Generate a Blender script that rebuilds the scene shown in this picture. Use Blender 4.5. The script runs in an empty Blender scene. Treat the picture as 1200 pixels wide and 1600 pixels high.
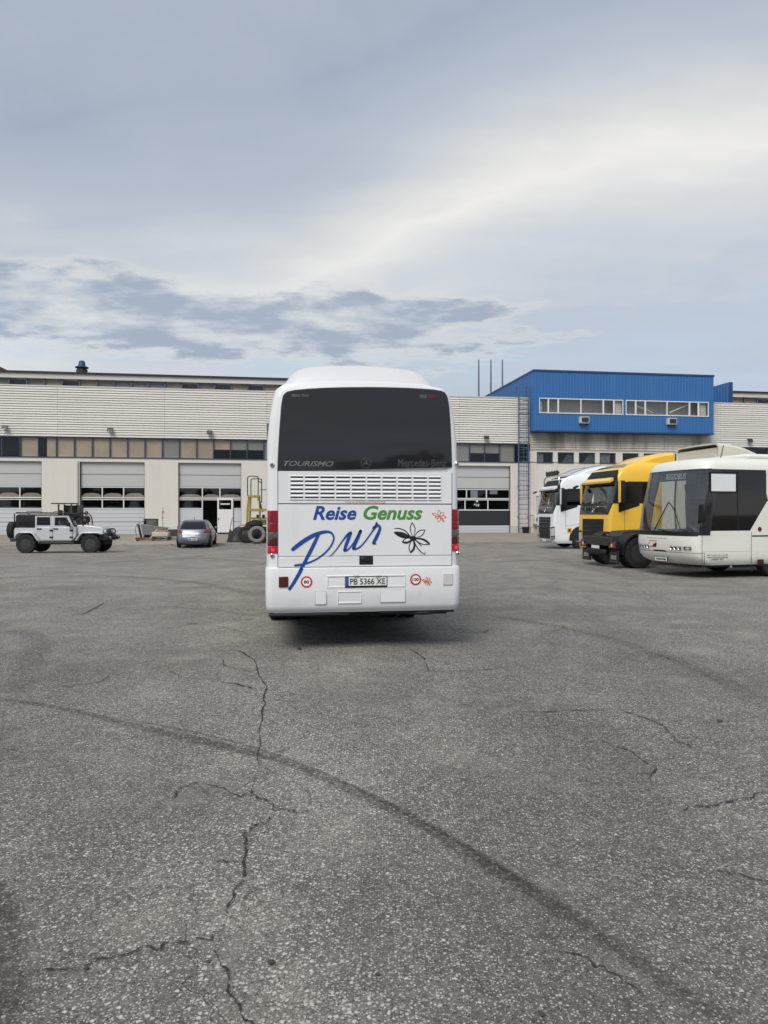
import bpy, bmesh, math, random
from mathutils import Vector, Matrix
random.seed(7)
R = math.radians
sc = bpy.context.scene
COL = sc.collection

# ------------------------------------------------------------------ camera
CAMZ, F, HY = 1.75, 1130.0, 802.0        # eye height, focal length in px of the 1200x1600 photo, horizon row
cam = bpy.data.cameras.new('camera'); camo = bpy.data.objects.new('camera', cam); COL.objects.link(camo)
camo.location = (0, 0, CAMZ); camo.rotation_euler = (R(90), 0, 0)
cam.sensor_fit = 'VERTICAL'; cam.sensor_height = 36; cam.sensor_width = 27
cam.lens = F / 1600 * 36; cam.shift_y = 2 / 1600; cam.clip_start = .05; cam.clip_end = 3000
sc.camera = camo

# ------------------------------------------------------------------ exposure
EXPO = 1.0
sc.view_settings.view_transform = 'Standard'; sc.view_settings.look = 'None'
sc.view_settings.exposure = EXPO; sc.view_settings.gamma = 1; sc.view_settings.use_curve_mapping = False
sc.cycles.max_bounces = 5; sc.cycles.diffuse_bounces = 2; sc.cycles.glossy_bounces = 3; sc.cycles.transparent_max_bounces = 12
sc.cycles.use_denoising = True

# ------------------------------------------------------------------ node helper
class NT:
    def __init__(s, tree): s.t = tree; s.n = tree.nodes; s.l = tree.links
    def _in(s, sock, v):
        if v is None: return
        if hasattr(v, 'is_output'): s.l.new(v, sock)
        else:
            if isinstance(v, (tuple, list)) and len(v) == 3 and sock.type == 'RGBA': v = (*v, 1)
            sock.default_value = v
    def node(s, t, **kw):
        nd = s.n.new(t)
        for k, v in kw.items(): setattr(nd, k, v)
        return nd
    def math(s, op, a, b=0.0, c=None, clamp=False):
        nd = s.node('ShaderNodeMath', operation=op, use_clamp=clamp)
        s._in(nd.inputs[0], a); s._in(nd.inputs[1], b)
        if c is not None: s._in(nd.inputs[2], c)
        return nd.outputs[0]
    def vmath(s, op, a, b=None, scale=None):
        nd = s.node('ShaderNodeVectorMath', operation=op)
        s._in(nd.inputs[0], a)
        if b is not None: s._in(nd.inputs[1], b)
        if scale is not None: s._in(nd.inputs['Scale'], scale)
        return nd.outputs['Value'] if op in ('DOT_PRODUCT', 'LENGTH') else nd.outputs[0]
    def mix(s, f, a, b, blend='MIX'):
        nd = s.node('ShaderNodeMix', data_type='RGBA', blend_type=blend)
        s._in(nd.inputs[0], f); s._in(nd.inputs[6], a); s._in(nd.inputs[7], b)
        return nd.outputs[2]
    dim = '3D'
    def noise(s, vec, scale, detail=4, rough=.55, dist=0.0, out=0):
        nd = s.node('ShaderNodeTexNoise', noise_dimensions=s.dim); s._in(nd.inputs['Vector'], vec)
        nd.inputs['Scale'].default_value = scale; nd.inputs['Detail'].default_value = detail
        nd.inputs['Roughness'].default_value = rough; nd.inputs['Distortion'].default_value = dist
        return nd.outputs[out]
    def voro(s, vec, scale, feature='F1', rnd=1.0):
        nd = s.node('ShaderNodeTexVoronoi', feature=feature, voronoi_dimensions=s.dim); s._in(nd.inputs['Vector'], vec)
        nd.inputs['Scale'].default_value = scale; nd.inputs['Randomness'].default_value = rnd
        return nd
    def ramp(s, f, stops, interp='LINEAR'):
        nd = s.node('ShaderNodeValToRGB'); cr = nd.color_ramp; cr.interpolation = interp
        while len(cr.elements) < len(stops): cr.elements.new(.5)
        for e, (p, c) in zip(cr.elements, stops):
            e.position = p; e.color = (c, c, c, 1) if isinstance(c, (int, float)) else (*c, 1)
        s._in(nd.inputs[0], f); return nd.outputs[0]
    def smooth(s, f, a, b):
        nd = s.node('ShaderNodeMapRange', interpolation_type='SMOOTHSTEP')
        s._in(nd.inputs[0], f); nd.inputs[1].default_value = a; nd.inputs[2].default_value = b
        return nd.outputs[0]

def lin(r, g, b, k=1.0):
    f = lambda c: (c / 255 / 12.92 if c < 10.3 else ((c / 255 + .055) / 1.055) ** 2.4) * k
    return (f(r), f(g), f(b))

# ------------------------------------------------------------------ sky
SUN = Vector((-.26, -.62, .73)).normalized()
world = bpy.data.worlds.new('World'); sc.world = world; world.use_nodes = True
w = NT(world.node_tree); w.n.clear(); w.dim = '2D'
K = 1 / 2 ** EXPO
tc = w.node('ShaderNodeTexCoord').outputs['Generated']
sep = w.node('ShaderNodeSeparateXYZ'); w.l.new(tc, sep.inputs[0]); dx, dy, dz = sep.outputs
den = w.math('ADD', w.math('MAXIMUM', dz, 0.0), .13)
cmb = w.node('ShaderNodeCombineXYZ'); w._in(cmb.inputs[0], w.math('DIVIDE', dx, den)); w._in(cmb.inputs[1], w.math('DIVIDE', dy, den))
P = cmb.outputs[0]
soft = w.noise(P, .8, 3, .5)
fine = w.noise(P, 2.6, 4, .6)
t = w.vmath('DOT_PRODUCT', tc, (-.226, -.339, .913))           # sheet of high cloud with a bright rift along a great circle
t = w.math('ADD', t, w.math('MULTIPLY', w.math('SUBTRACT', soft, .5), .20))
t = w.math('ADD', t, w.math('MULTIPLY', w.math('SUBTRACT', fine, .5), .05))
stk = w.noise(w.vmath('MULTIPLY', w.vmath('ADD', P, w.vmath('MULTIPLY', w.node('ShaderNodeCombineXYZ').outputs[0], (0, 0, 0))), (.45, 1.7, 1)), 1.5, 4, .58)
t = w.math('ADD', t, w.math('MULTIPLY', w.math('SUBTRACT', stk, .5), .10))
tt = w.math('MULTIPLY_ADD', t, 1.0, .5, clamp=True)
sheet = w.ramp(tt, [(.14, lin(186, 199, 216, K)), (.34, lin(190, 200, 214, K)), (.43, lin(214, 218, 222, K)), (.49, lin(238, 237, 234, K)),
                    (.535, lin(218, 220, 221, K)), (.60, lin(186, 195, 208, K)), (.70, lin(164, 176, 194, K)), (1.0, lin(178, 187, 201, K))])
sheet = w.mix(w.math('MULTIPLY', w.smooth(fine, .3, .75), .10), sheet, lin(222, 222, 222, K))
# pale blue gaps toward the horizon, from the clear-sky model
nis = w.node('ShaderNodeTexSky', sky_type='NISHITA', sun_disc=False)
nis.sun_elevation = math.asin(SUN.z); nis.sun_rotation = math.atan2(SUN.x, SUN.y)
nis_c = w.mix(1.0, nis.outputs[0], (.062, .062, .062), 'MULTIPLY')
low = w.math('SUBTRACT', 1.0, w.smooth(dz, .16, .40))
gapn = w.smooth(w.noise(w.vmath('MULTIPLY', P, (1, 1.6, 1)), .9, 3, .5), .38, .62)
base = w.mix(w.math('MULTIPLY', w.math('MULTIPLY', low, gapn), .62), sheet, w.mix(.30, lin(202, 216, 230, K), nis_c))
# a low bank of broken cumulus
cu = w.noise(w.vmath('MULTIPLY', P, (1.0, 1.45, 1)), 3.3, 6, .60)
eb = w.math('MULTIPLY', w.smooth(dz, .155, .235), w.math('SUBTRACT', 1.0, w.smooth(dz, .27, .335)))
az = w.math('SUBTRACT', 1.0, w.smooth(w.math('ADD', dx, w.math('MULTIPLY', dz, .5)), .14, .50))
thr = w.math('SUBTRACT', cu, w.math('MULTIPLY', w.math('SUBTRACT', 1.0, w.math('MULTIPLY', eb, az)), .62))
body = w.smooth(thr, .25, .50)
rim = w.smooth(thr, .16, .36)
shade = w.mix(w.smooth(cu, .44, .62), lin(184, 194, 208, K), lin(152, 167, 189, K))
base = w.mix(w.math('MULTIPLY', rim, .5), base, lin(228, 228, 224, K))
base = w.mix(w.math('MULTIPLY', body, .82), base, shade)
ground_c = lin(120, 120, 118, K)
base = w.mix(w.smooth(dz, -.02, .0), ground_c, base)
bg = w.node('ShaderNodeBackground'); w._in(bg.inputs[0], base); bg.inputs[1].default_value = 1.0
wo = w.node('ShaderNodeOutputWorld'); w.l.new(bg.outputs[0], wo.inputs[0])

# ------------------------------------------------------------------ sun behind thin cloud
sl = bpy.data.lights.new('sun', 'SUN'); sl.energy = 1.5; sl.angle = R(32); sl.color = (1, .945, .87)
so = bpy.data.objects.new('sun', sl); COL.objects.link(so); so.location = (10, -30, 40)
so.rotation_euler = SUN.to_track_quat('Z', 'Y').to_euler()

# ------------------------------------------------------------------ mesh helpers
class MB:
    def __init__(s): s.v = []; s.f = []
    def add(s, vs, fs):
        o = len(s.v); s.v += [tuple(p) for p in vs]; s.f += [tuple(i + o for i in f) for f in fs]; return s
    def box(s, x0, x1, y0, y1, z0, z1):
        v = [(x, y, z) for x in (x0, x1) for y in (y0, y1) for z in (z0, z1)]
        return s.add(v, [(0, 1, 3, 2), (4, 6, 7, 5), (0, 4, 5, 1), (2, 3, 7, 6), (0, 2, 6, 4), (1, 5, 7, 3)])
    def obox(s, c, size, rot=(0, 0, 0)):
        from mathutils import Euler
        M = Euler(rot).to_matrix(); c = Vector(c)
        v = [c + M @ Vector((x * size[0] / 2, y * size[1] / 2, z * size[2] / 2)) for x in (-1, 1) for y in (-1, 1) for z in (-1, 1)]
        return s.add(v, [(0, 1, 3, 2), (4, 6, 7, 5), (0, 4, 5, 1), (2, 3, 7, 6), (0, 2, 6, 4), (1, 5, 7, 3)])
    def prism(s, poly, axis, a, b):
        n = len(poly)
        def mk(p, q):
            return {'x': (q, p[0], p[1]), 'y': (p[0], q, p[1]), 'z': (p[0], p[1], q)}[axis]
        vs = [mk(p, a) for p in poly] + [mk(p, b) for p in poly]
        fs = [tuple(range(n)), tuple(range(2 * n - 1, n - 1, -1))] + [(i, i + n, (i + 1) % n + n, (i + 1) % n) for i in range(n)]
        return s.add(vs, fs)
    def loft(s, rings, closed=True, cap=(True, True)):
        n = len(rings[0]); vs = [p for r in rings for p in r]; fs = []
        for i in range(len(rings) - 1):
            for j in range(n if closed else n - 1):
                k = (j + 1) % n
                fs.append((i * n + j, i * n + k, (i + 1) * n + k, (i + 1) * n + j))
        if cap[0]: fs.append(tuple(range(n - 1, -1, -1)))
        if cap[1]: fs.append(tuple((len(rings) - 1) * n + j for j in range(n)))
        return s.add(vs, fs)
    def tube(s, pts, r, n=8, cap=True):
        pts = [Vector(p) for p in pts]; rings = []
        up = Vector((0, 0, 1))
        for i, p in enumerate(pts):
            d = (pts[min(i + 1, len(pts) - 1)] - pts[max(i - 1, 0)]).normalized()
            a = d.cross(up if abs(d.z) < .95 else Vector((1, 0, 0))).normalized(); b = d.cross(a)
            rr = r[i] if isinstance(r, (list, tuple)) else r
            rings.append([p + (a * math.cos(2 * math.pi * k / n) + b * math.sin(2 * math.pi * k / n)) * rr for k in range(n)])
        return s.loft(rings, cap=(cap, cap))
    def lathe(s, prof, c, axis='y', n=24, closed=True):
        rings = []
        for k in range(n):
            a = 2 * math.pi * k / n; ca, sa = math.cos(a), math.sin(a); ring = []
            for r, h in prof:
                q = {'y': (r * ca, h, r * sa), 'x': (h, r * ca, r * sa), 'z': (r * ca, r * sa, h)}[axis]
                ring.append((c[0] + q[0], c[1] + q[1], c[2] + q[2]))
            rings.append(ring)
        m = len(prof); vs = [p for r in rings for p in r]; fs = []
        for k in range(n):
            k2 = (k + 1) % n
            for j in range(m if closed else m - 1):
                j2 = (j + 1) % m
                fs.append((k * m + j, k * m + j2, k2 * m + j2, k2 * m + j))
        if not closed:
            fs.append(tuple(k * m for k in range(n))); fs.append(tuple(k * m + m - 1 for k in range(n - 1, -1, -1)))
        return s.add(vs, fs)
    def disc(s, c, r, axis='y', n=20):
        vs = []
        for k in range(n):
            a = 2 * math.pi * k / n
            q = {'y': (math.cos(a) * r, 0, math.sin(a) * r), 'x': (0, math.cos(a) * r, math.sin(a) * r), 'z': (math.cos(a) * r, math.sin(a) * r, 0)}[axis]
            vs.append((c[0] + q[0], c[1] + q[1], c[2] + q[2]))
        return s.add(vs, [tuple(range(n))])
    def mesh(s, name, mat, smooth=False, uv=None):
        me = bpy.data.meshes.new(name); me.from_pydata(s.v, [], s.f); me.update()
        bm = bmesh.new(); bm.from_mesh(me); bmesh.ops.recalc_face_normals(bm, faces=bm.faces); bm.to_mesh(me); bm.free()
        if mat: me.materials.append(M[mat] if isinstance(mat, str) else mat)
        if smooth:
            for p in me.polygons: p.use_smooth = True
            try: me.set_sharp_from_angle(angle=R(smooth if smooth is not True else 38))
            except Exception: pass
        return me
    def build(s, name, mat, parent=None, loc=(0, 0, 0), rot=(0, 0, 0), smooth=False, bevel=0, seg=2):
        return link(name, s.mesh(name, mat, smooth or (40 if bevel else False)), parent, loc, rot, bevel, seg)

def link(name, me, parent=None, loc=(0, 0, 0), rot=(0, 0, 0), bevel=0, seg=2):
    o = bpy.data.objects.new(name, me); COL.objects.link(o); o.location = loc; o.rotation_euler = rot
    if parent: o.parent = parent
    if bevel:
        b = o.modifiers.new('edge', 'BEVEL'); b.width = bevel; b.segments = seg; b.limit_method = 'ANGLE'; b.angle_limit = R(35)
        if hasattr(b, 'harden_normals'): b.harden_normals = False
    return o
def empty(name, loc, rz=0):
    o = bpy.data.objects.new(name, None); COL.objects.link(o); o.location = loc; o.rotation_euler = (0, 0, rz); o.empty_display_size = .3
    return o
def tag(o, label=None, cat=None, group=None, kind=None):
    if label: o['label'] = label
    if cat: o['category'] = cat
    if group: o['group'] = group
    if kind: o['kind'] = kind
    return o
def copy_tree(o, parent=None):
    c = o.copy(); COL.objects.link(c); c.parent = parent
    for ch in o.children: copy_tree(ch, c)
    return c

# photo pixel -> ray, and its crossing with a vertical plane of a frame (root location, turn): local y = yo (or local x = xo), or the ground
def ray(px, py): return Vector(((px - 600) / F, 1, -(py - HY) / F))
class Frame:
    def __init__(s, loc, rz): s.o = Vector(loc); s.rz = rz; s.i = Matrix.Rotation(-rz, 3, 'Z')
    def hit_y(s, px, py, yo=0.0):
        p = s.i @ (Vector((0, 0, CAMZ)) - s.o); d = s.i @ ray(px, py); k = (yo - p.y) / d.y; return p + d * k
    def hit_x(s, px, py, xo=0.0):
        p = s.i @ (Vector((0, 0, CAMZ)) - s.o); d = s.i @ ray(px, py); k = (xo - p.x) / d.x; return p + d * k
def gpt(px, py, z=0.0):
    d = ray(px, py); k = (z - CAMZ) / d.z; return Vector((d.x * k, d.y * k, z))

# text as a thin mesh fitted to a rectangle of a plane: origin o, right vector, up vector
def text(name, s, mat, parent, o, right, up, x0, x1, z0, z1, shear=0.0, bold=0.0, keep=False, lift=.001, thick=.001):
    cu = bpy.data.curves.new('text', 'FONT'); cu.body = s; cu.size = 1; cu.shear = shear; cu.offset = bold; cu.resolution_u = 3
    ob = bpy.data.objects.new('text', cu); COL.objects.link(ob)
    dg = bpy.context.evaluated_depsgraph_get(); dg.update()
    me = bpy.data.meshes.new_from_object(ob.evaluated_get(dg)); bpy.data.objects.remove(ob); bpy.data.curves.remove(cu)
    xs = [v.co.x for v in me.vertices]; ys = [v.co.y for v in me.vertices]
    a0, a1, b0, b1 = min(xs), max(xs), min(ys), max(ys)
    o, right, up = Vector(o), Vector(right).normalized(), Vector(up).normalized(); nrm = right.cross(up)
    for v in me.vertices:
        p = v.co.copy()
        v.co = o + right * (x0 + (p.x - a0) / (a1 - a0) * (x1 - x0)) + up * (z0 + (p.y - b0) / (b1 - b0) * (z1 - z0)) + nrm * lift
    me.materials.clear(); me.materials.append(M[mat]); me.name = name
    return link(name, me, parent)

# print too small to read: a row of dashes of uneven length
def dashes(parent, o, right, up, x0, x1, z0, z1, n, mt, seed):
    rr = random.Random(seed); o, right, up = Vector(o), Vector(right).normalized(), Vector(up).normalized(); nrm = right.cross(up); m = MB()
    cuts = sorted(rr.uniform(0, 1) for _ in range(n - 1)); cuts = [0] + cuts + [1]; cuts = [.5 * (c + i / n) for i, c in enumerate(cuts)]
    for a, b in zip(cuts, cuts[1:]):
        b -= .22 * (b - a); za, zb = z0 + (z1 - z0) * rr.uniform(0, .25), z1 - (z1 - z0) * rr.uniform(0, .25)
        q = [o + right * (x0 + (x1 - x0) * u_) + up * v_ + nrm * .0015 for u_, v_ in ((a, za), (b, za), (b, zb), (a, zb))]; m.add(q, [(0, 1, 2, 3)])
    return m.build('small_print', mt, parent)
def catmull(pts, n=6):
    out = []
    for i in range(len(pts) - 1):
        p0, p1, p2, p3 = pts[max(i - 1, 0)], pts[i], pts[i + 1], pts[min(i + 2, len(pts) - 1)]
        for k in range(n):
            u = k / n
            out.append(tuple(.5 * (2 * b + (c - a) * u + (2 * a - 5 * b + 4 * c - d) * u * u + (-a + 3 * b - 3 * c + d) * u ** 3) for a, b, c, d in zip(p0, p1, p2, p3)))
    out.append(tuple(pts[-1])); return out
def stroke2d(pts, n=6, capn=5):                 # (x, y, width) -> outline polygon strips as quads
    q = catmull(pts, n); L, Rr = [], []
    for i, (x, y, wd) in enumerate(q):
        a, b = q[max(i - 1, 0)], q[min(i + 1, len(q) - 1)]
        dx_, dy_ = b[0] - a[0], b[1] - a[1]; l = math.hypot(dx_, dy_) or 1
        nx, ny = -dy_ / l * wd / 2, dx_ / l * wd / 2
        L.append((x + nx, y + ny)); Rr.append((x - nx, y - ny))
    vs = L + Rr; m = len(q); fs = [(i, i + 1, m + i + 1, m + i) for i in range(m - 1)]
    for (x, y, wd) in (q[0], q[-1]):
        o = len(vs); vs += [(x + math.cos(2 * math.pi * k / 10) * wd / 2, y + math.sin(2 * math.pi * k / 10) * wd / 2) for k in range(10)]
        fs.append(tuple(range(o, o + 10)))
    return vs, fs

# ------------------------------------------------------------------ materials
M = {}
def mat(name, col, rough=.5, metal=0.0, var=.08, vs=3.0, bump=0.0, bs=40.0, coat=0.0, spec=.5, dirt=0.0, dirtcol=(.12, .10, .08), ds=1.2, emit=None, coord='Object', streak=None, lo=.5):
    m = bpy.data.materials.new(name); m.use_nodes = True; M[name] = m
    g = NT(m.node_tree); b = g.n['Principled BSDF']
    co = g.node('ShaderNodeTexCoord').outputs[coord] if coord != 'World' else g.node('ShaderNodeNewGeometry').outputs['Position']
    c = (*col, 1)
    out = c
    if var:
        nz = g.noise(co, vs, 6, .6)
        f = g.math('MULTIPLY_ADD', g.math('SUBTRACT', nz, .5), var * 3, 1.0)
        nd = g.node('ShaderNodeCombineColor')
        for i in range(3): g.l.new(f, nd.inputs[i])
        out = g.mix(1.0, c, nd.outputs[0], 'MULTIPLY')
    if dirt:
        sv = co if not streak else g.vmath('MULTIPLY', co, streak)
        dn = g.smooth(g.noise(sv, ds, 8, .65), lo, lo + .28)
        out = g.mix(g.math('MULTIPLY', dn, dirt), out, (*dirtcol, 1))
    if hasattr(out, 'is_output'): g.l.new(out, b.inputs['Base Color'])
    else: b.inputs['Base Color'].default_value = out
    b.inputs['Roughness'].default_value = rough; b.inputs['Metallic'].default_value = metal
    b.inputs['Specular IOR Level'].default_value = spec; b.inputs['Coat Weight'].default_value = coat; b.inputs['Coat Roughness'].default_value = .06
    if bump:
        bp = g.node('ShaderNodeBump'); bp.inputs['Strength'].default_value = bump; bp.inputs['Distance'].default_value = .01
        g.l.new(g.noise(co, bs, 4, .6), bp.inputs['Height']); g.l.new(bp.outputs[0], b.inputs['Normal'])
    if emit: b.inputs['Emission Color'].default_value = (*emit[0], 1); b.inputs['Emission Strength'].default_value = emit[1]
    return m
def glass(name, tint, refl=.06, rough=.03):
    m = bpy.data.materials.new(name); m.use_nodes = True; M[name] = m
    g = NT(m.node_tree); g.n.clear()
    tr = g.node('ShaderNodeBsdfTransparent'); tr.inputs[0].default_value = (*tint, 1)
    gl = g.node('ShaderNodeBsdfGlossy'); gl.inputs['Roughness'].default_value = rough; gl.inputs[0].default_value = (1, 1, 1, 1)
    fr = g.node('ShaderNodeFresnel'); fr.inputs[0].default_value = 1.5
    f = g.math('ADD', fr.outputs[0], refl, clamp=True)
    f = g.math('MULTIPLY', f, g.math('SUBTRACT', 1.0, g.node('ShaderNodeNewGeometry').outputs['Backfacing']))
    mx = g.node('ShaderNodeMixShader'); g.l.new(f, mx.inputs[0]); g.l.new(tr.outputs[0], mx.inputs[1]); g.l.new(gl.outputs[0], mx.inputs[2])
    o = g.node('ShaderNodeOutputMaterial'); g.l.new(mx.outputs[0], o.inputs[0])
    return m

mat('dome_grey', (.60, .615, .63), .45, var=.02, vs=1.5)
mat('high_red', (.14, .008, .02), .2, var=.05)
mat('coach_white', (.72, .735, .755), .32, coat=.35, var=.02, vs=1.2, streak=(2.5, 2.5, .4), dirt=.14, dirtcol=(.45, .42, .38), ds=2.5)
mat('bumper_white', (.71, .72, .74), .36, coat=.25, var=.02, vs=1.5, dirt=.22, dirtcol=(.40, .37, .33), ds=4)
mat('bus_cream', (.74, .75, .69), .36, coat=.3, var=.02, vs=1, dirt=.10, dirtcol=(.35, .32, .26), ds=2)
mat('truck_white', (.76, .79, .82), .3, coat=.4, var=.02, vs=2, dirt=.08, dirtcol=(.35, .32, .28), ds=3)
mat('truck_yellow', (.86, .53, .06), .3, coat=.4, var=.03, vs=2, dirt=.06, dirtcol=(.3, .2, .08), ds=3)
mat('cab_cream', (.66, .64, .54), .4, coat=.2, var=.03, vs=2, dirt=.12, ds=3)
mat('jeep_silver', (.52, .54, .565), .35, metal=.15, coat=.4, var=.03, vs=2, dirt=.12, dirtcol=(.32, .29, .25), ds=3)
mat('car_grey', (.17, .185, .235), .33, metal=.35, coat=.5, var=.03, vs=2)
mat('black_plastic', (.010, .010, .011), .55, spec=.35, var=.2, vs=6, dirt=.15, dirtcol=(.06, .055, .05), ds=5)
mat('black_gloss', (.012, .012, .014), .12, var=.1, coat=.5)
mat('rear_glass', (.018, .0165, .020), .05, var=.05, vs=2, spec=.55)
mat('dark_glass', (.010, .010, .013), .06, var=.05, vs=2)
mat('rubber', (.013, .013, .014), .85, var=.25, vs=8, bump=.3, bs=60, dirt=.3, dirtcol=(.08, .075, .065), ds=6)
mat('tyre_dusty', (.16, .155, .15), .9, var=.2, vs=5, bump=.3, bs=40)
mat('steel_rim', (.35, .35, .36), .45, metal=.7, var=.1, vs=6, dirt=.3, dirtcol=(.09, .07, .05), ds=6)
mat('dark_rim', (.02, .02, .022), .45, metal=.3, var=.1)
mat('underbody', (.015, .015, .015), .9, var=.3, vs=4)
mat('chassis', (.03, .03, .032), .7, var=.3, vs=5, dirt=.3, dirtcol=(.08, .07, .06), ds=4)
mat('red_lens', (.22, .006, .016), .15, var=.06, vs=20, coat=.6)
mat('dark_red_lens', (.07, .006, .010), .15, var=.06, vs=20, coat=.6)
mat('lit_lens', (.36, .008, .025), .15, var=.0, coat=.6, emit=((1, .02, .06), .03))
mat('lit_lens_centre', (.6, .02, .06), .2, var=0, emit=((1, .06, .12), .16))
mat('smoke_lens', (.10, .085, .08), .2, var=.2, vs=30, coat=.5)
mat('clear_lens', (.55, .55, .54), .15, var=.1, vs=40, coat=.5)
mat('chrome', (.75, .75, .76), .15, metal=1, var=.03)
mat('grey_emblem', (.075, .075, .082), .4, var=.03)
mat('letter_grey', (.16, .16, .165), .4, var=.03)
mat('letter_dark', (.055, .055, .062), .4, var=.03)
mat('letter_blue', (.010, .060, .28), .4, var=.04, vs=8)
mat('letter_green', (.065, .24, .035), .4, var=.04, vs=8)
mat('letter_orange', (.62, .14, .035), .4, var=.04)
mat('letter_black', (.015, .016, .018), .45, var=.05)
mat('sticker_red', (.50, .012, .02), .4, var=.03)
mat('sticker_white', (.80, .80, .79), .4, var=.02)
mat('plate_white', (.72, .73, .72), .4, var=.03, vs=10)
mat('plate_blue', (.02, .07, .35), .4, var=.03)
mat('seam', (.05, .05, .05), .8, var=.1)
mat('thin_seam', (.30, .30, .31), .8, var=.1)
mat('plaster', (.63, .61, .565), .9, var=.035, vs=.8, bump=.15, bs=30, dirt=.25, dirtcol=(.42, .38, .32), ds=.7, streak=(1.6, 1.6, .35))
mat('plaster_base', (.50, .47, .42), .9, var=.06, vs=1.5, bump=.15, bs=30, dirt=.45, dirtcol=(.30, .26, .21), ds=1.4)
for k_, c_ in enumerate([(.615, .605, .57), (.59, .58, .54), (.635, .625, .59), (.60, .59, .55)]):
    mat('plank_%d' % k_, c_, .7, var=.04, vs=.7, dirt=.22, dirtcol=(.36, .33, .28), ds=.9, streak=(1, 1, .3), coord='World')
mat('plank_stained', (.60, .58, .52), .75, var=.08, vs=.9, dirt=.75, dirtcol=(.13, .105, .075), ds=.55, streak=(1, 1, .10), lo=.44, coord='World')
mat('door_grey', (.46, .465, .47), .5, var=.03, vs=1, dirt=.12, dirtcol=(.3, .28, .25), ds=1)
mat('door_light', (.53, .545, .575), .5, var=.03, vs=1, dirt=.15, dirtcol=(.34, .31, .27), ds=1)
mat('door_dark', (.025, .028, .035), .35, var=.05)
mat('alu_frame', (.64, .65, .65), .45, var=.04)
mat('frame_blue', (.030, .050, .095), .5, var=.15, vs=3)
mat('frame_white', (.70, .70, .70), .5, var=.04)
mat('blind_tan', (.37, .30, .215), .9, var=.16, vs=.9, dirt=.45, dirtcol=(.22, .20, .17), ds=.55, coord='World', lo=.42)
mat('blind_grey', (.22, .215, .20), .9, var=.16, vs=.9, coord='World')
mat('curtain', (.45, .44, .40), .9, var=.15, vs=6)
mat('interior', (.035, .033, .03), .9, var=.4, vs=.8)
mat('interior_grey', (.16, .16, .165), .9, var=.2, vs=1)
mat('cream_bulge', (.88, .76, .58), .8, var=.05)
mat('blue_clad', (.030, .135, .36), .45, var=.06, vs=.5, dirt=.35, dirtcol=(.075, .19, .40), ds=.9, streak=(1, 1, .12), coord='World')
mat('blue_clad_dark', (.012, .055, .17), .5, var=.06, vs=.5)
mat('blue_steel', (.07, .105, .20), .5, var=.15, vs=5)
mat('roof_dark', (.035, .032, .032), .8, var=.2)
mat('fascia', (.58, .57, .54), .7, var=.04, vs=.6, dirt=.2, dirtcol=(.35, .33, .3), ds=.8)
mat('brown_roof', (.06, .035, .025), .8, var=.2)
mat('vent_blue', (.02, .06, .13), .5, var=.15)
mat('mast_grey', (.10, .11, .14), .5, var=.1)
mat('lamp_black', (.02, .02, .018), .5, var=.2)
mat('ac_white', (.60, .60, .57), .5, var=.05, dirt=.15, ds=4)
mat('ac_dark', (.05, .05, .055), .5, var=.2)
mat('steel_grey', (.25, .25, .26), .6, var=.15, vs=4, dirt=.35, dirtcol=(.12, .07, .04), ds=5)
mat('dark_steel', (.045, .043, .042), .6, var=.25, vs=4, dirt=.3, dirtcol=(.10, .06, .035), ds=5)
mat('rust', (.13, .055, .028), .9, var=.3, vs=6)
mat('yellow_paint', (.33, .26, .06), .5, var=.12, vs=5, dirt=.55, dirtcol=(.22, .17, .08), ds=6)
mat('pale_tan', (.46, .42, .35), .8, var=.1, vs=5)
mat('faded_pink', (.48, .22, .16), .8, var=.12, vs=5)
mat('black_sheet', (.014, .014, .016), .55, var=.3, vs=6, bump=.5, bs=7)
mat('seat_red', (.55, .06, .06), .8, var=.15, vs=8)
mat('seat_grey', (.30, .31, .32), .8, var=.15, vs=8)
mat('dash_grey', (.045, .045, .05), .7, var=.15)
mat('skin', (.34, .21, .15), .6, var=.05)
mat('hair', (.02, .014, .010), .7, var=.2)
mat('cloth_black', (.016, .015, .018), .9, var=.2, vs=10)
mat('cloth_denim', (.035, .042, .065), .9, var=.2, vs=10)
mat('foliage', (.035, .055, .022), .8, var=.5, vs=.6)
mat('weed', (.10, .115, .045), .8, var=.4, vs=4)
mat('bark', (.07, .05, .035), .9, var=.3)
mat('stone', (.22, .21, .20), .9, var=.2, vs=20)
mat('stone_dark', (.05, .048, .045), .9, var=.2, vs=20)
mat('card_white', (.70, .74, .76), .5, var=.04)
mat('mark_green', (.03, .25, .08), .5, var=.03)
mat('orange_mark', (.75, .38, .02), .5, var=.03)
glass('pane_clear', (.97, .97, .97), .0)
glass('pane_dark', (.72, .73, .75), .02)
glass('screen_glass', (.70, .74, .75), .09)
glass('cab_glass', (.84, .95, .91), .07)
glass('tint_glass', (.22, .22, .24), .01)

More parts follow.
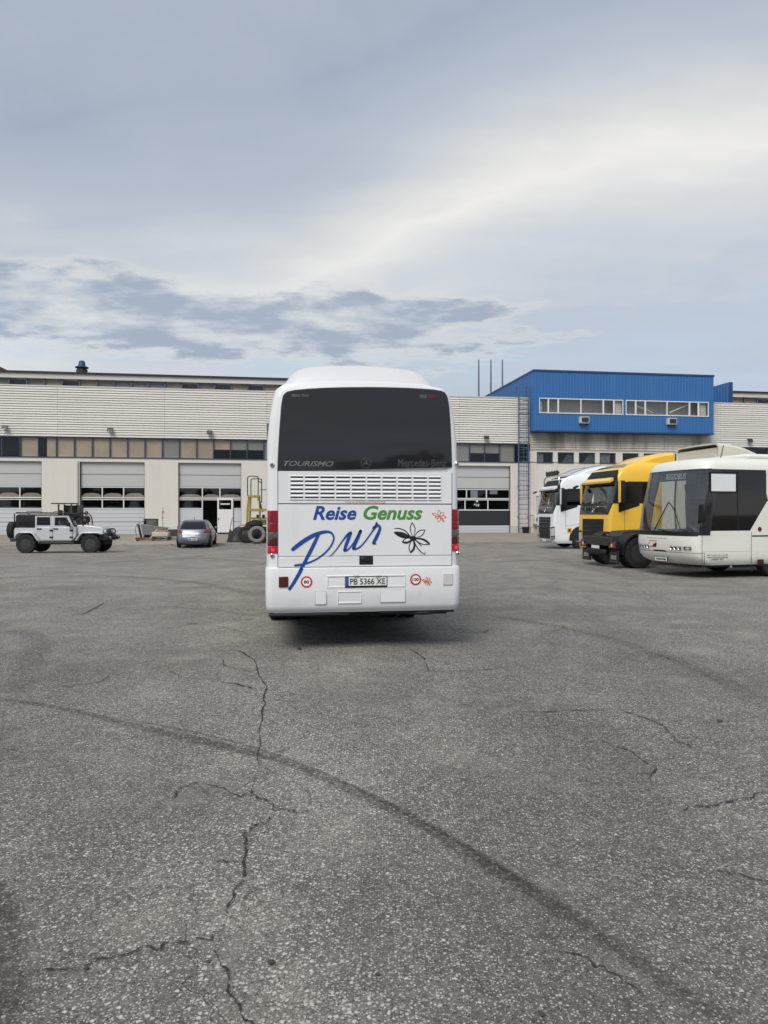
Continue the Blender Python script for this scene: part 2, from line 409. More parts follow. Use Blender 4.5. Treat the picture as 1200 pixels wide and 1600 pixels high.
# asphalt: worn grey binder, pale and dark chippings, a fine web of cracks
def asphalt():
    m = bpy.data.materials.new('asphalt'); m.use_nodes = True; M['asphalt'] = m
    g = NT(m.node_tree); g.dim = '2D'; b = g.n['Principled BSDF']
    co = g.node('ShaderNodeTexCoord').outputs['Object']
    big = g.noise(co, .16, 4, .6); mid = g.noise(co, 1.1, 5, .66); fine_ = g.noise(co, 26, 3, .75)
    f = g.math('ADD', g.math('MULTIPLY', g.math('SUBTRACT', big, .5), .5), g.math('MULTIPLY', g.math('SUBTRACT', mid, .5), .70))
    f = g.math('ADD', f, g.math('MULTIPLY', g.math('SUBTRACT', g.noise(co, 7.5, 3, .75), .5), .95))
    f = g.math('ADD', g.math('ADD', f, g.math('MULTIPLY', g.math('SUBTRACT', fine_, .5), 1.1)), 1.0)
    sy = g.node('ShaderNodeSeparateXYZ'); g.l.new(co, sy.inputs[0])
    far_tone = g.smooth(g.math('ADD', sy.outputs[1], g.math('MULTIPLY', g.math('SUBTRACT', big, .5), 14.0)), 4.0, 17.0)      # the asphalt gets paler toward the apron
    basec = g.mix(g.smooth(mid, .45, .75), g.mix(far_tone, (.110, .105, .094), (.165, .155, .136)), g.mix(far_tone, (.155, .145, .126), (.225, .207, .176)))
    nd = g.node('ShaderNodeCombineColor'); [g.l.new(f, nd.inputs[i]) for i in range(3)]
    c = g.mix(1.0, basec, nd.outputs[0], 'MULTIPLY')
    wob = g.vmath('ADD', co, g.vmath('SCALE', g.noise(co, 60, 2, .5, out=1), scale=.012))
    amount = g.math('MULTIPLY_ADD', g.noise(co, .5, 4, .6), 1.3, -.20)
    for sc_, hi, lo_, th in ((120.0, (.41, .395, .36), (.030, .029, .028), .50), (74.0, (.51, .495, .455), (.030, .029, .028), .54), (44.0, (.56, .545, .505), (.030, .029, .028), .53)):
        vn = g.voro(wob, sc_)
        sp = g.node('ShaderNodeSeparateColor'); g.l.new(vn.outputs['Color'], sp.inputs[0])
        stone = g.math('SUBTRACT', 1.0, g.smooth(vn.outputs['Distance'], .22, .42))
        pick = g.smooth(g.math('ADD', sp.outputs[0], g.math('MULTIPLY', g.math('SUBTRACT', amount, .5), .6)), th - (.08 if sc_ > 60 else -.22), th + (.06 if sc_ > 60 else .34))
        c = g.mix(g.math('MULTIPLY', g.math('MULTIPLY', stone, pick), g.math('MULTIPLY_ADD', sp.outputs[1], .6, .35)), c, hi)
        pd = g.smooth(sp.outputs[2], .74, .80)
        c = g.mix(g.math('MULTIPLY', g.math('MULTIPLY', stone, pd), .75 if sc_ > 60 else .0), c, lo_)
    # web of hairline cracks, only in tired areas
    wv = g.vmath('ADD', co, g.vmath('SCALE', g.vmath('SUBTRACT', g.noise(co, .9, 4, .65, out=1), (.5, .5, .5)), scale=1.5))
    cr = None
    for s_, wd in ((.30, .0045), (.85, .008)):
        e = g.voro(wv, s_, 'DISTANCE_TO_EDGE').outputs['Distance']
        k_ = g.math('SUBTRACT', 1.0, g.smooth(e, wd * .3, wd))
        k_ = g.math('MULTIPLY', k_, g.smooth(g.noise(co, .35 if s_ < .5 else .28, 3, .6), .43 if s_ < .5 else .50, .56 if s_ < .5 else .62))
        cr = k_ if cr is None else g.math('MAXIMUM', cr, k_)
    c = g.mix(g.math('MULTIPLY', cr, .5), c, (.028, .027, .025))
    # oil and rubber stains
    st = g.smooth(g.noise(g.vmath('MULTIPLY', co, (1, .35, 1)), .55, 5, .7), .56, .74)
    c = g.mix(g.math('MULTIPLY', st, .24), c, (.055, .054, .053))
    g.l.new(c, b.inputs['Base Color']); b.inputs['Roughness'].default_value = .82; b.inputs['Specular IOR Level'].default_value = .35
    v2 = g.voro(wob, 85.0)
    hgt = g.math('ADD', g.math('MULTIPLY', v2.outputs['Distance'], -.5), g.math('MULTIPLY', fine_, .6))
    hgt = g.math('SUBTRACT', hgt, g.math('MULTIPLY', cr, 1.5))
    bp = g.node('ShaderNodeBump'); bp.inputs['Strength'].default_value = .55; bp.inputs['Distance'].default_value = .006
    g.l.new(hgt, bp.inputs['Height']); g.l.new(bp.outputs[0], b.inputs['Normal'])
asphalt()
mat('concrete', (.265, .235, .195), .9, var=.10, vs=.7, bump=.3, bs=25, dirt=.55, dirtcol=(.17, .115, .075), ds=.35, lo=.48, coord='World')
mat('concrete_b', (.29, .265, .225), .9, var=.10, vs=.7, bump=.3, bs=25, dirt=.4, dirtcol=(.16, .125, .09), ds=.4, coord='World')
mat('sand', (.33, .29, .235), .95, var=.15, vs=6)

def decal(name, col, strength, scale=(3, 14), cover=.45):
    m = bpy.data.materials.new(name); m.use_nodes = True; M[name] = m
    g = NT(m.node_tree); b = g.n['Principled BSDF']; out = g.n['Material Output']
    uv = g.node('ShaderNodeUVMap').outputs[0]; co = g.node('ShaderNodeTexCoord').outputs['Object']
    s_ = g.node('ShaderNodeSeparateXYZ'); g.l.new(uv, s_.inputs[0])
    edge = g.math('SUBTRACT', 1.0, g.math('ABSOLUTE', g.math('MULTIPLY_ADD', s_.outputs[0], 2.0, -1.0)))
    edge = g.smooth(edge, 0.0, .75)
    ends = g.smooth(g.math('SUBTRACT', .5, g.math('ABSOLUTE', g.math('SUBTRACT', s_.outputs[1], .5))), 0, .12)
    nz = g.smooth(g.noise(co, scale[0], 6, .65), cover - .2, cover + .2); n2 = g.smooth(g.noise(co, scale[1], 4, .7), .30, .62)
    a = g.math('MULTIPLY', g.math('MULTIPLY', edge, ends), g.math('MULTIPLY', g.math('MULTIPLY_ADD', nz, .6, .4), n2))
    a = g.math('MULTIPLY', a, strength)
    b.inputs['Base Color'].default_value = (*col, 1); b.inputs['Roughness'].default_value = .85; g.l.new(a, b.inputs['Alpha'])
    return m
decal('tyre_mark', (.040, .039, .037), .60, (1.6, 34), .50)
decal('faint_mark', (.06, .06, .059), .30, (1.2, 16), .5)
decal('pale_mark', (.27, .255, .23), .55, (1.2, 20), .5)
decal('crack_fill', (.020, .019, .018), 2.6, (5, 30), .25)
# ================================================================== GROUND
BA = R(8.83); BF = Frame((0, 54.7, 0), BA); B0 = (0, 54.7, 0)
def wl(px, py, v=0.0): p = BF.hit_y(px, py, -v); return p.x, p.z       # (u, z) on the wall plane that stands v metres out of the facade
ZB = .22                                                                # yard level at the foot of the facade
def lerp(a, b, t): return a + (b - a) * t
def prof(v):
    if v >= 22: return 0.0
    if v >= 15.5: t = (22 - v) / 6.5; t = t * t * (3 - 2 * t); return -.10 * t
    if v >= 0: return lerp(ZB, -.10, v / 15.5)
    return ZB
def gz(x, y): p = BF.i @ (Vector((x, y, 0)) - BF.o); return prof(-p.y)
def bw(u, v, z=0.0): return Vector((u * math.cos(BA) + v * math.sin(BA), 54.7 + u * math.sin(BA) - v * math.cos(BA), z))   # facade frame -> world
g = MB(); vs_ = [900, 300, 120, 70, 50, 40, 34, 28, 25, 22] + [22 - .5 * k for k in range(1, 14)] + [14, 13, 12, 10, 8, 6, 4, 2, 0, -1, -30, -120, -900]
us_ = [-900, -200, -60, -30, -10, 10, 30, 60, 200, 900]
for v in vs_:
    for u in us_:
        p = bw(u, v); g.v.append((p.x, p.y, prof(v) - (0.06 if v < 11.9 else 0)))
n_ = len(us_)
g.f = [(i * n_ + j, i * n_ + j + 1, (i + 1) * n_ + j + 1, (i + 1) * n_ + j) for i in range(len(vs_) - 1) for j in range(n_ - 1)]
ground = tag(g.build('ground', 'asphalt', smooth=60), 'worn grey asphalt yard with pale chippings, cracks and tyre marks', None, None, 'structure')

def strip_mesh(name, pts, mat_, parent, lift=.004, n=8, wob=0.0):       # (x, y, width) in metres on the ground, with uv across / along
    q = catmull(pts, n); m = MB(); rnd = random.Random(len(pts) * 31 + int(pts[0][0] * 97))
    for i, (x, y, wd) in enumerate(q):
        a, b = q[max(i - 1, 0)], q[min(i + 1, len(q) - 1)]
        l = math.hypot(b[0] - a[0], b[1] - a[1]) or 1; nx, ny = -(b[1] - a[1]) / l, (b[0] - a[0]) / l
        j = (rnd.random() - .5) * wob; wd2 = wd * (1 + (rnd.random() - .5) * (1.3 if wob else 0))
        for s in (-.5, .5):
            X, Y = x + nx * (wd2 * s + j), y + ny * (wd2 * s + j); m.v.append((X, Y, gz(X, Y) + lift))
        if i: m.f.append((2 * i - 2, 2 * i - 1, 2 * i + 1, 2 * i))
    me = m.mesh(name, mat_)
    uvl = me.uv_layers.new(name='UVMap')
    for lp in me.loops:
        vi = lp.vertex_index; uvl.data[lp.index].uv = (vi % 2, (vi // 2) / (len(q) - 1))
    for p in me.polygons:
        if p.normal.z < 0: me.flip_normals(); break
    return link(name, me, parent)
def pxl(pts, wpx=None):                                                # photo pixels + width in metres -> ground strip points
    return [(*gpt(a, b)[:2], c) for a, b, c in pts]
strip_mesh('tyre_mark', pxl([(-60, 1088, .10), (30, 1096, .13), (120, 1112, .12), (220, 1137, .17), (340, 1164, .21), (440, 1190, .13), (560, 1240, .17), (660, 1290, .15), (750, 1345, .18), (850, 1405, .15), (950, 1470, .13), (1060, 1548, .13), (1200, 1640, .12)]), 'tyre_mark', ground, .004)
strip_mesh('tyre_mark', pxl([(160, 1118, .04), (300, 1144, .05), (420, 1176, .05), (540, 1224, .05), (640, 1274, .05), (740, 1330, .05), (900, 1432, .04)]), 'tyre_mark', ground, .006)
strip_mesh('tyre_mark', pxl([(-50, 1330, .24), (-10, 1420, .28), (0, 1500, .28), (-10, 1590, .26), (-40, 1700, .24)]), 'tyre_mark', ground, .004)
strip_mesh('tyre_mark', pxl([(-60, 943, .16), (120, 943, .18), (260, 948, .18), (400, 962, .2), (520, 985, .2)]), 'faint_mark', ground, .004)
0 and strip_mesh('tyre_mark', pxl([(640, 1000, .25), (720, 1045, .28), (800, 1090, .3), (900, 1150, .3), (1010, 1230, .28)]), 'faint_mark', ground, .004)
strip_mesh('tyre_mark', pxl([(760, 960, .3), (900, 985, .35), (1050, 1030, .4), (1230, 1110, .4)]), 'faint_mark', ground, .004)
strip_mesh('tyre_mark', pxl([(20, 985, .4), (60, 1000, .5), (40, 1050, .5), (10, 1090, .4)]), 'faint_mark', ground, .006)
strip_mesh('tyre_mark', pxl([(-60, 905, .5), (150, 900, .5), (300, 910, .5), (400, 930, .5)]), 'faint_mark', ground, .006)
0 and strip_mesh('tyre_mark', pxl([(520, 1050, .5), (515, 1150, .6), (500, 1300, .6), (520, 1500, .5), (540, 1650, .5)]), 'faint_mark', ground, .008)
strip_mesh('worn_patch', pxl([(150, 880, .9), (300, 872, .9), (420, 880, .7)]), 'pale_mark', ground, .008)
strip_mesh('worn_patch', pxl([(760, 880, .8), (860, 876, 1.0), (1000, 905, .8)]), 'pale_mark', ground, .008)
strip_mesh('worn_patch', pxl([(270, 1265, .20), (320, 1235, .30), (365, 1240, .22)]), 'pale_mark', ground, .008)
strip_mesh('worn_patch', pxl([(350, 1560, .12), (365, 1500, .16), (385, 1460, .1)]), 'pale_mark', ground, .008)
CR = [
 [(262, 1252), (285, 1232), (318, 1224), (345, 1235), (375, 1247), (392, 1242), (398, 1210)],
 [(388, 1244), (415, 1252), (438, 1266), (462, 1269), (492, 1268)],
 [(438, 1268), (405, 1290), (386, 1302), (383, 1330), (380, 1365), (366, 1405), (352, 1440)],
 [(380, 1348), (352, 1350), (330, 1350)],
 [(352, 1440), (320, 1470), (270, 1480), (210, 1492), (130, 1512), (20, 1527)],
 [(335, 1470), (352, 1520), (362, 1560), (385, 1590), (410, 1620)],
 [(398, 1210), (405, 1150), (412, 1110), (415, 1075), (402, 1050), (395, 1030), (360, 1010)],
 [(70, 1076), (120, 1071), (160, 1066), (180, 1050)],
 [(255, 1045), (285, 1060), (330, 1062), (380, 1072), (412, 1082)],
 [(345, 1025), (350, 1040), (395, 1052)],
 [(640, 1012), (662, 1030), (672, 1050), (740, 1048), (820, 1041)],
 [(700, 975), (712, 990), (760, 988), (765, 982)],
 [(780, 1114), (860, 1113), (960, 1108), (1030, 1130), (1060, 1160), (1100, 1175)],
 [(1060, 1270), (1110, 1258), (1150, 1252), (1190, 1240), (1230, 1238)],
 [(1020, 1020), (1042, 1028), (1056, 1034)],
 [(60, 965), (130, 960), (180, 935), (200, 930)],
 [(860, 1490), (920, 1500), (965, 1530), (1010, 1560)],
 [(1110, 1360), (1160, 1372), (1210, 1378)],
 [(930, 1155), (985, 1175), (1020, 1200), (1010, 1230)],
 [(240, 985), (300, 975), (350, 980), (420, 1000)],
]
rc = random.Random(5)
for c in CR:
    q = []
    for i in range(len(c) - 1):
        for k in range(4):
            t_ = k / 4; q.append((lerp(c[i][0], c[i + 1][0], t_), lerp(c[i][1], c[i + 1][1], t_)))
    q.append(c[-1]); pts = []
    for i, (x, y) in enumerate(q):
        p = gpt(x, y); s = .012 + .012 * p.y / 9; e = min(i, len(q) - 1 - i)
        pts.append((p.x + rc.gauss(0, .010), p.y + rc.gauss(0, .014), (.005 + .009 * rc.random() ** 2) * (1 if e > 1 else .5) * (1 + p.y * .10)))
    strip_mesh('crack', pts, 'crack_fill', ground, .009, 3, .008)

# loose stones on the asphalt, each its own shape
def pebble(r, seed):
    rr = random.Random(seed); bm = bmesh.new(); bmesh.ops.create_icosphere(bm, subdivisions=1, radius=r)
    for v in bm.verts: v.co *= rr.uniform(.7, 1.2); v.co.z *= .55
    me = bpy.data.meshes.new('pebble'); bm.to_mesh(me); bm.free(); return me
for i, (px, py, r, mt) in enumerate([(846, 1588, .012, 'stone_dark'), (423, 1506, .016, 'stone_dark'), (590, 1525, .010, 'stone_dark'), (325, 1505, .010, 'stone_dark'), (135, 1516, .012, 'stone_dark'), (1125, 1128, .022, 'stone_dark'), (467, 1015, .04, 'stone_dark')]):
    me = pebble(r, i); me.materials.append(M[mt]); p = gpt(px, py)
    where = ['near the bottom edge right of centre', 'lying beside the forked crack end', 'lying left of centre at the bottom', 'lying next to the long crack', 'lying on the crack at lower left', 'lying out on the asphalt at right', 'lying behind the white coach bumper'][i]
    tag(link('pebble', me, None, (p.x, p.y, r * .35 + .004)), 'small dark loose stone ' + where, 'stone', 'loose stones on the asphalt')

# concrete apron in front of the doors: separate slabs with open joints
apron = empty('apron', B0, BA); tag(apron, 'beige stained concrete apron of cast slabs along the doors', None, None, 'structure')
ra = random.Random(11); u = -46.0; k = 0
while u < 52:
    wd = ra.uniform(4.2, 5.4)
    for (v0, v1) in ((.02, 5.7), (5.74, 12.0)):
        m = MB(); e = ra.uniform(-.25, .3) if v1 > 10 else 0; nseg = 7 if v1 > 10 else 1
        top = []; bot = []
        outer = [(u + wd * t_ / nseg - (.02 if t_ == nseg else 0), v1 + (e + ra.uniform(-.18, .18) if nseg > 1 else 0)) for t_ in range(nseg + 1)]
        poly = [(u, v0), (u + wd - .02, v0)] + outer[::-1]
        n = len(poly); dzz = ra.uniform(-.006, .008)
        m.v = [(a, -b, prof(b) + .02 + dzz) for a, b in poly] + [(a, -b, prof(b) - .08) for a, b in poly]
        m.f = [tuple(range(n))] + [(i, (i + 1) % n, (i + 1) % n + n, i + n) for i in range(n)]
        m.build('slab', ra.choice(['concrete', 'concrete', 'concrete_b']), apron)
    u += wd; k += 1

# ================================================================== WORKSHOP HALL
hall = empty('workshop_hall', B0, BA)
tag(hall, 'long off white workshop hall with lapped siding, window band and roller doors', 'building')
U0, U1 = -38.0, 44.0
zb0 = wl(5, 712.5)[1]; zb1 = wl(5, 682)[1]; zs1 = wl(5, 602.3)[1]      # window band bottom / top, siding top
OFF0 = wl(828, 700)[0]; OFF1 = wl(1104, 700)[0]                        # the office block's stretch of the facade
def du(px): return wl(px, 780)[0]
DT = wl(175, 721.8)[1]
doors = [(du(-42), du(65)), (du(124.5), du(226)), (du(278.5), du(377)), (du(428), du(526)), (du(560), du(655)), (du(706), du(797.5)), (du(1120), du(1200))]
m = MB(); mb = MB(); edges = [U0] + [e for d in doors for e in d] + [U1]
for i in range(0, len(edges), 2):
    m.box(edges[i], edges[i + 1], 0, .35, ZB + .55, DT); MB().box(edges[i], edges[i + 1], .004, .35, -.3, ZB + .55).build('wall_base', 'plaster_base', hall)
m.box(U0, U1, 0, .35, DT, zb0)
m.box(U0, U1, .05, .35, zb1, zs1)
m.build('wall', 'plaster', hall)
MB().box(U0, U1, -.05, .02, zb0 - .07, zb0).build('band_sill', 'frame_blue', hall)
MB().box(U0, U1, -.045, .06, zb1, zb1 + .07).build('band_head', 'frame_blue', hall)
# band panes, mullions, and boards added to stand in for beige reflections
pitch = 1.205; u = U0 + .1; i = 0; rb = random.Random(3)
pane_me = MB().box(.035, pitch - .035, .075, .085, zb0 + .05, zb1 - .04).mesh('pane', 'pane_clear')
mull_me = MB().box(-.035, .035, .03, .13, zb0, zb1).mesh('mullion', 'frame_blue')
bars = MB().box(.03, pitch - .03, .09, .10, zb0 + .05, zb1 - .05)
backing_me = {c: MB().box(.03, pitch - .03, .16, .17, zb0 + .02, zb1 - .02).mesh('blind', c) for c in ('blind_tan', 'blind_grey')}
half_me = {c: MB().box(.03, pitch - .03, .16, .17, zb0 + .65, zb1 - .02).mesh('blind', c) for c in ('blind_tan', 'blind_grey')}
side_me = MB().box(.55, pitch - .03, .16, .17, zb0 + .02, zb1 - .02).mesh('blind', 'blind_tan')
while u < U1 - .2:
    if not (OFF0 - .2 < u < OFF1):
        link('mullion', mull_me, hall, (u, 0, 0))
        pn = link('pane', pane_me, hall, (u, 0, 0))
        pxm = 0
        uc = u + pitch / 2; w_ = bw(uc, 0); pxm = 600 + F * w_.x / w_.y
        if pxm < 38: kind = None
        elif 62 < pxm < 92: kind = side_me
        elif 322 < pxm < 350: kind = half_me['blind_tan']
        elif pxm < 372: kind = backing_me['blind_tan'] if rb.random() < .72 else backing_me['blind_grey']
        elif pxm < 400: kind = half_me['blind_grey']
        elif pxm < 700: kind = backing_me[rb.choice(['blind_tan', 'blind_grey'])]
        elif pxm < 735: kind = backing_me['blind_grey']
        elif pxm < 782: kind = half_me['blind_grey']
        elif pxm < 800: kind = backing_me['blind_grey']
        else: kind = None
        if kind: link('blind', kind, hall, (u, 0, 0))
    u += pitch; i += 1
# dark rooms behind the glass and the doors
MB().box(U0, U1, 3.2, 3.3, -.3, zs1 - .3).build('interior_wall', 'interior', hall)
MB().box(U0, U1, .36, 3.2, zb1 + .25, zb1 + .35).build('interior_ceiling', 'interior', hall)
MB().box(U0, U1, .36, 3.2, ZB - .1, ZB - .03).build('interior_floor', 'interior', hall)
# lapped siding planks
rows = 20; ph = (zs1 - zb1 - .07) / rows; seg = 7.3; rp = random.Random(4)
def plank_mesh(L, h, c):
    return MB().prism([(-.065, 0), (-.006, h - .004), (.045, h - .004), (.045, 0)], 'x', 0, L - .012).mesh('plank', c)
cache = {}
u = wl(90, 640)[0] - 3 * seg
while u < U1:
    for r in range(rows):
        a, b = u, min(u + seg, U1)
        if a < OFF0 < b: b = OFF0 - .02
        elif a >= OFF0 and b <= OFF1: continue
        elif a < OFF1 < b and a >= OFF0: a = OFF1 + .02
        if b - a < .1: continue
        key = (round(b - a, 2), rp.randrange(4))
        if key not in cache: cache[key] = plank_mesh(b - a, ph, 'plank_%d' % key[1])
        o = link('plank', cache[key], hall, (a, rp.uniform(-.004, .004), zb1 + .07 + r * ph)); o.rotation_euler = (rp.uniform(-.02, .012), 0, 0)
    u += seg
MB().box(U0, U1, -.06, .5, zs1, zs1 + .09).build('coping', 'fascia', hall)
MB().box(U0, U1, .5, 60, zs1 - .1, zs1 + .02).build('flat_roof', 'roof_dark', hall)
# clerestory monitors set back on the roof
def clerestory(u0, u1, y0=4.0, depth=9.0):
    zw0, zw1 = wl(5, 602, -4)[1] - .7, wl(5, 589.8, -4)[1]; zf = wl(5, 581.5, -4)[1]
    MB().box(u0, u1, y0, y0 + depth, zs1 - .2, zw0 + .55).build('clerestory_wall', 'fascia', hall)
    MB().box(u0, u1, y0 + .9, y0 + depth, zw0 + .55, zw1 + .1).build('clerestory_core', 'interior_grey', hall)
    MB().box(u0, u1, y0 - .12, y0 + depth, zw1, zf).build('fascia', 'fascia', hall)
    MB().box(u0 - .05, u1 + .05, y0 - .25, y0 + depth, zf, zf + .12).build('roof', 'roof_dark', hall)
    p = 1.26; n = int((u1 - u0) / p); rr = random.Random(int(u0) + 60)
    me = MB().box(.04, p - .04, y0 + .06, y0 + .07, zw0 + .5, zw1).mesh('pane', 'pane_clear')
    mu = MB().box(-.05, .05, y0, y0 + .12, zw0 + .5, zw1).mesh('mullion', 'blue_steel')
    bl = {c: MB().box(.03, p - .03, y0 + .2, y0 + .22, zw0 + .5, zw1).mesh('blind', c) for c in ('blind_tan', 'blind_grey')}
    for i in range(n):
        link('mullion', mu, hall, (u0 + i * p, 0, 0)); link('pane', me, hall, (u0 + i * p, 0, 0))
        if rr.random() < .8: link('blind', bl['blind_tan' if rr.random() < .45 else 'blind_grey'], hall, (u0 + i * p, 0, 0))
clerestory(U0, wl(600, 600, -4)[0]); uR = wl(1143, 610, -4)[0]; clerestory(uR, uR + 16)
# ribbed blue end wall of the right-hand monitor
zr = wl(1143, 598, -4)[1]
def ribbed(u0, u1, z0, z1, p=.26, d=.018, flip=1):          # corrugated sheet in the u-z plane, standing at y = 0, ribs toward -y
    pts = []; u = u0
    while u < u1 - 1e-6:
        for a, b in ((0, 0), (.42, 0), (.52, -d), (.90, -d)):
            if u + a * p < u1: pts.append((u + a * p, b * flip))
        u += p
    pts.append((u1, 0)); m = MB(); n = len(pts)
    m.v = [(a, b, z0) for a, b in pts] + [(a, b, z1) for a, b in pts]
    m.f = [(i, i + 1, n + i + 1, n + i) for i in range(n - 1)]
    return m
def turn(m, x, y, ang=90):                                   # turn a ribbed sheet about z and move it
    c, s = math.cos(R(ang)), math.sin(R(ang)); m.v = [(x + a * c - b * s, y + a * s + b * c, z) for a, b, z in m.v]; return m
MB().box(uR - .4, uR - .05, 3.75, 13, zs1, zr).build('monitor_end_wall', 'blue_clad_dark', hall)
turn(ribbed(3.75, 13, zs1, zr, .42, .05, -1), uR - .401, 0).build('monitor_end_cladding', 'blue_clad', hall)
# brown gable peeping over the roof at the left
zg = wl(0, 570, -14)[1]; ug = wl(17, 580, -14)[0]
MB().prism([(ug - 14, zs1), (ug + .3, zs1), (ug + .3, wl(17, 580, -14)[1] - .2), (ug - 6, zg + 2.3), (ug - 14, zg + 2.3)], 'y', 13.9, 20).build('far_gable', 'brown_roof', hall)

# sectional doors
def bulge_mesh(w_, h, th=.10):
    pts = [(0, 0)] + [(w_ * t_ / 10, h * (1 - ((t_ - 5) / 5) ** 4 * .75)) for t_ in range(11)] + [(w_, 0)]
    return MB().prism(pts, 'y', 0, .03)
def sectional_door(u0, u1, style='plain', label=None):
    W = u1 - u0; y = .20; H = DT - ZB; z = ZB
    if style == 'dark': rows_ = [(0, .115, 'door_light'), (.115, .335, 'door_dark'), (.335, .50, 'win'), (.505, .655, 'win'), (.66, .83, 'door_grey'), (.83, 1.0, 'door_grey')]
    else: rows_ = [(0, .175, 'door_light'), (.175, .35, 'door_light'), (.35, .49, 'win'), (.50, .66, 'win'), (.66, .83, 'door_grey'), (.83, 1.0, 'door_grey')]  # top panels take a darker grey: lintel shade put into the colour
    first = True
    for ri, (a, b, kind) in enumerate(rows_):
        z0, z1 = z + a * H + .012, z + b * H - .012
        if kind != 'win':
            if style == 'wicket' and ri < 2:                        # the leaf of the wicket leaves a gap
                wa, wb = u0 + W * .385, u0 + W * .875
                MB().box(u0 + .02, wa, y, y + .05, z0, z1).build('door_panel', kind, hall, bevel=.008)
                MB().box(wb, u1 - .02, y, y + .05, z0, z1).build('door_panel', kind, hall, bevel=.008); continue
            m = MB(); n = 3 if kind == 'door_light' else 1
            for k in range(n):
                m.box(u0 + .02, u1 - .02, y, y + .05, z0 + (z1 - z0) * k / n + .006, z0 + (z1 - z0) * (k + 1) / n - .006)
            m.build('door_panel', kind, hall, bevel=.008)
        else:
            cols = [0, .335, .665, 1] if style != 'wicket' else [0, .375, .655, 1]
            if style == 'wicket' and ri == 2: cols = [0, .375, .865, 1]
            if style == 'dark': cols = [0, .26, .60, 1] if ri == 3 else [0, .235, .625, 1]
            fr = MB(); fr.box(u0 + .02, u1 - .02, y - .015, y + .045, z0 - .01, z0 + .07); fr.box(u0 + .02, u1 - .02, y - .015, y + .045, z1 - .05, z1 + .01)
            for c in cols: fr.box(max(u0 + .02, u0 + W * c - .04), min(u1 - .02, u0 + W * c + .04), y - .013, y + .043, z0 + .07, z1 - .05)
            if style == 'wicket' and ri == 2:
                fr = MB()
                for c0, c1 in ((.0, .385), (.875, 1)):
                    fr.box(max(u0 + .02, u0 + W * c0), min(u1 - .02, u0 + W * c1), y - .015, y + .045, z0 - .01, z0 + .07)
                fr.box(u0 + .02, u1 - .02, y - .015, y + .045, z1 - .05, z1 + .01)
                for c in cols: fr.box(max(u0 + .02, u0 + W * c - .04), min(u1 - .02, u0 + W * c + .04), y - .013, y + .043, z0 + .07, z1 - .05)
            fr.build('door_frame', 'alu_frame', hall)
            for k in range(3):
                if style == 'wicket' and ri == 2 and k == 1: continue
                a_, b_ = u0 + W * cols[k] + .04, u0 + W * cols[k + 1] - .04
                pn = MB().box(a_, b_, y + .01, y + .022, z0 + .07, z1 - .05).build('pane', 'pane_dark', hall)
                if style != 'dark':  # arched sheets made up to stand in for pale reflections in the panes
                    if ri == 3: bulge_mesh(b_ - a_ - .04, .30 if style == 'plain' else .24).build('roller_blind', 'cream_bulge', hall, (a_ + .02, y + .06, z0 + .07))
                    else: bulge_mesh(b_ - a_ - .04, .10).build('roller_blind', 'blind_grey', hall, (a_ + .02, y + .06, z0 + .07))
    MB().box(u0, u0 + .02, .02, .3, z, DT).build('door_jamb', 'dark_steel', hall); MB().box(u1 - .02, u1, .02, .3, z, DT).build('door_jamb', 'dark_steel', hall)
    MB().box(u0 + .02, u1 - .02, y, y + .06, z - .06, z + .012).build('door_seal', 'rubber', hall)
    if style == 'wicket':
        wa, wb = u0 + W * .615, u0 + W * .865; z1 = z + .49 * H + .05
        leaf = MB(); leaf.box(wa, wb, y - .10, y - .05, z + .12, z + .35 * H); leaf.box(wa, wa + .12, y - .10, y - .05, z + .35 * H, z1); leaf.box(wb - .12, wb, y - .10, y - .05, z + .35 * H, z1); leaf.box(wa + .12, wb - .12, y - .10, y - .05, z1 - .10, z1)
        leaf = leaf.build('wicket_door', 'frame_white', hall, bevel=.006)
        MB().box(wa + .12, wb - .12, y - .085, y - .075, z + .35 * H, z1 - .10).build('pane', 'pane_dark', leaf)
        MB().box(wa + .22, wb - .22, y - .092, y - .088, z + .415 * H, z + .435 * H).build('notice_strip', 'ac_white', leaf)
        MB().box(wa + .05, wa + .09, y - .16, y - .10, z + 1.05, z + 1.2).build('handle', 'dark_steel', leaf)
        MB().box(u0 + W * .385, u0 + W * .615, y - .02, y + .05, z - .01, z + .09).build('threshold', 'alu_frame', hall)
for i, (a, b) in enumerate(doors):
    sectional_door(a, b, {2: 'wicket', 5: 'dark'}.get(i, 'plain'))
# papers and marks behind the glass of the dark door
a, b = doors[5]; W = b - a; H = DT - ZB
MB().box(a + W * .33, a + W * .45, .235, .24, ZB + .51 * H, ZB + .65 * H).build('white_sheet', 'card_white', hall)
MB().box(a + W * .66, a + W * .79, .235, .24, ZB + .58 * H, ZB + .65 * H).build('white_sheet', 'card_white', hall)
text('lettering', '14', 'card_white', hall, (0, .196, 0), (1, 0, 0), (0, 0, 1), a + W * .425, a + W * .475, ZB + .395 * H, ZB + .435 * H, .1, .02)
for (x, z, s) in ((.425, .462, .07), (.39, .415, .05)):
    MB().box(a + W * x, a + W * x + s * 2, .196, .199, ZB + z * H, ZB + z * H + s * 2).build('door_sticker', 'card_white', hall)
# rain pipes
for px in (121.5, 703):
    u = wl(px, 760)[0]; MB().tube([(u, -.07, ZB), (u, -.07, zb0 - .3)], .045, 8).build('rain_pipe', 'plaster_base', hall, smooth=True)
MB().tube([(wl(828, 812)[0] + .55, -.10, wl(828, 805)[1]), (wl(828, 812)[0], -.06, wl(828, 805)[1]), (wl(828, 812)[0], -.06, wl(828, 832)[1])], .02, 6).build('cable', 'dark_steel', hall)

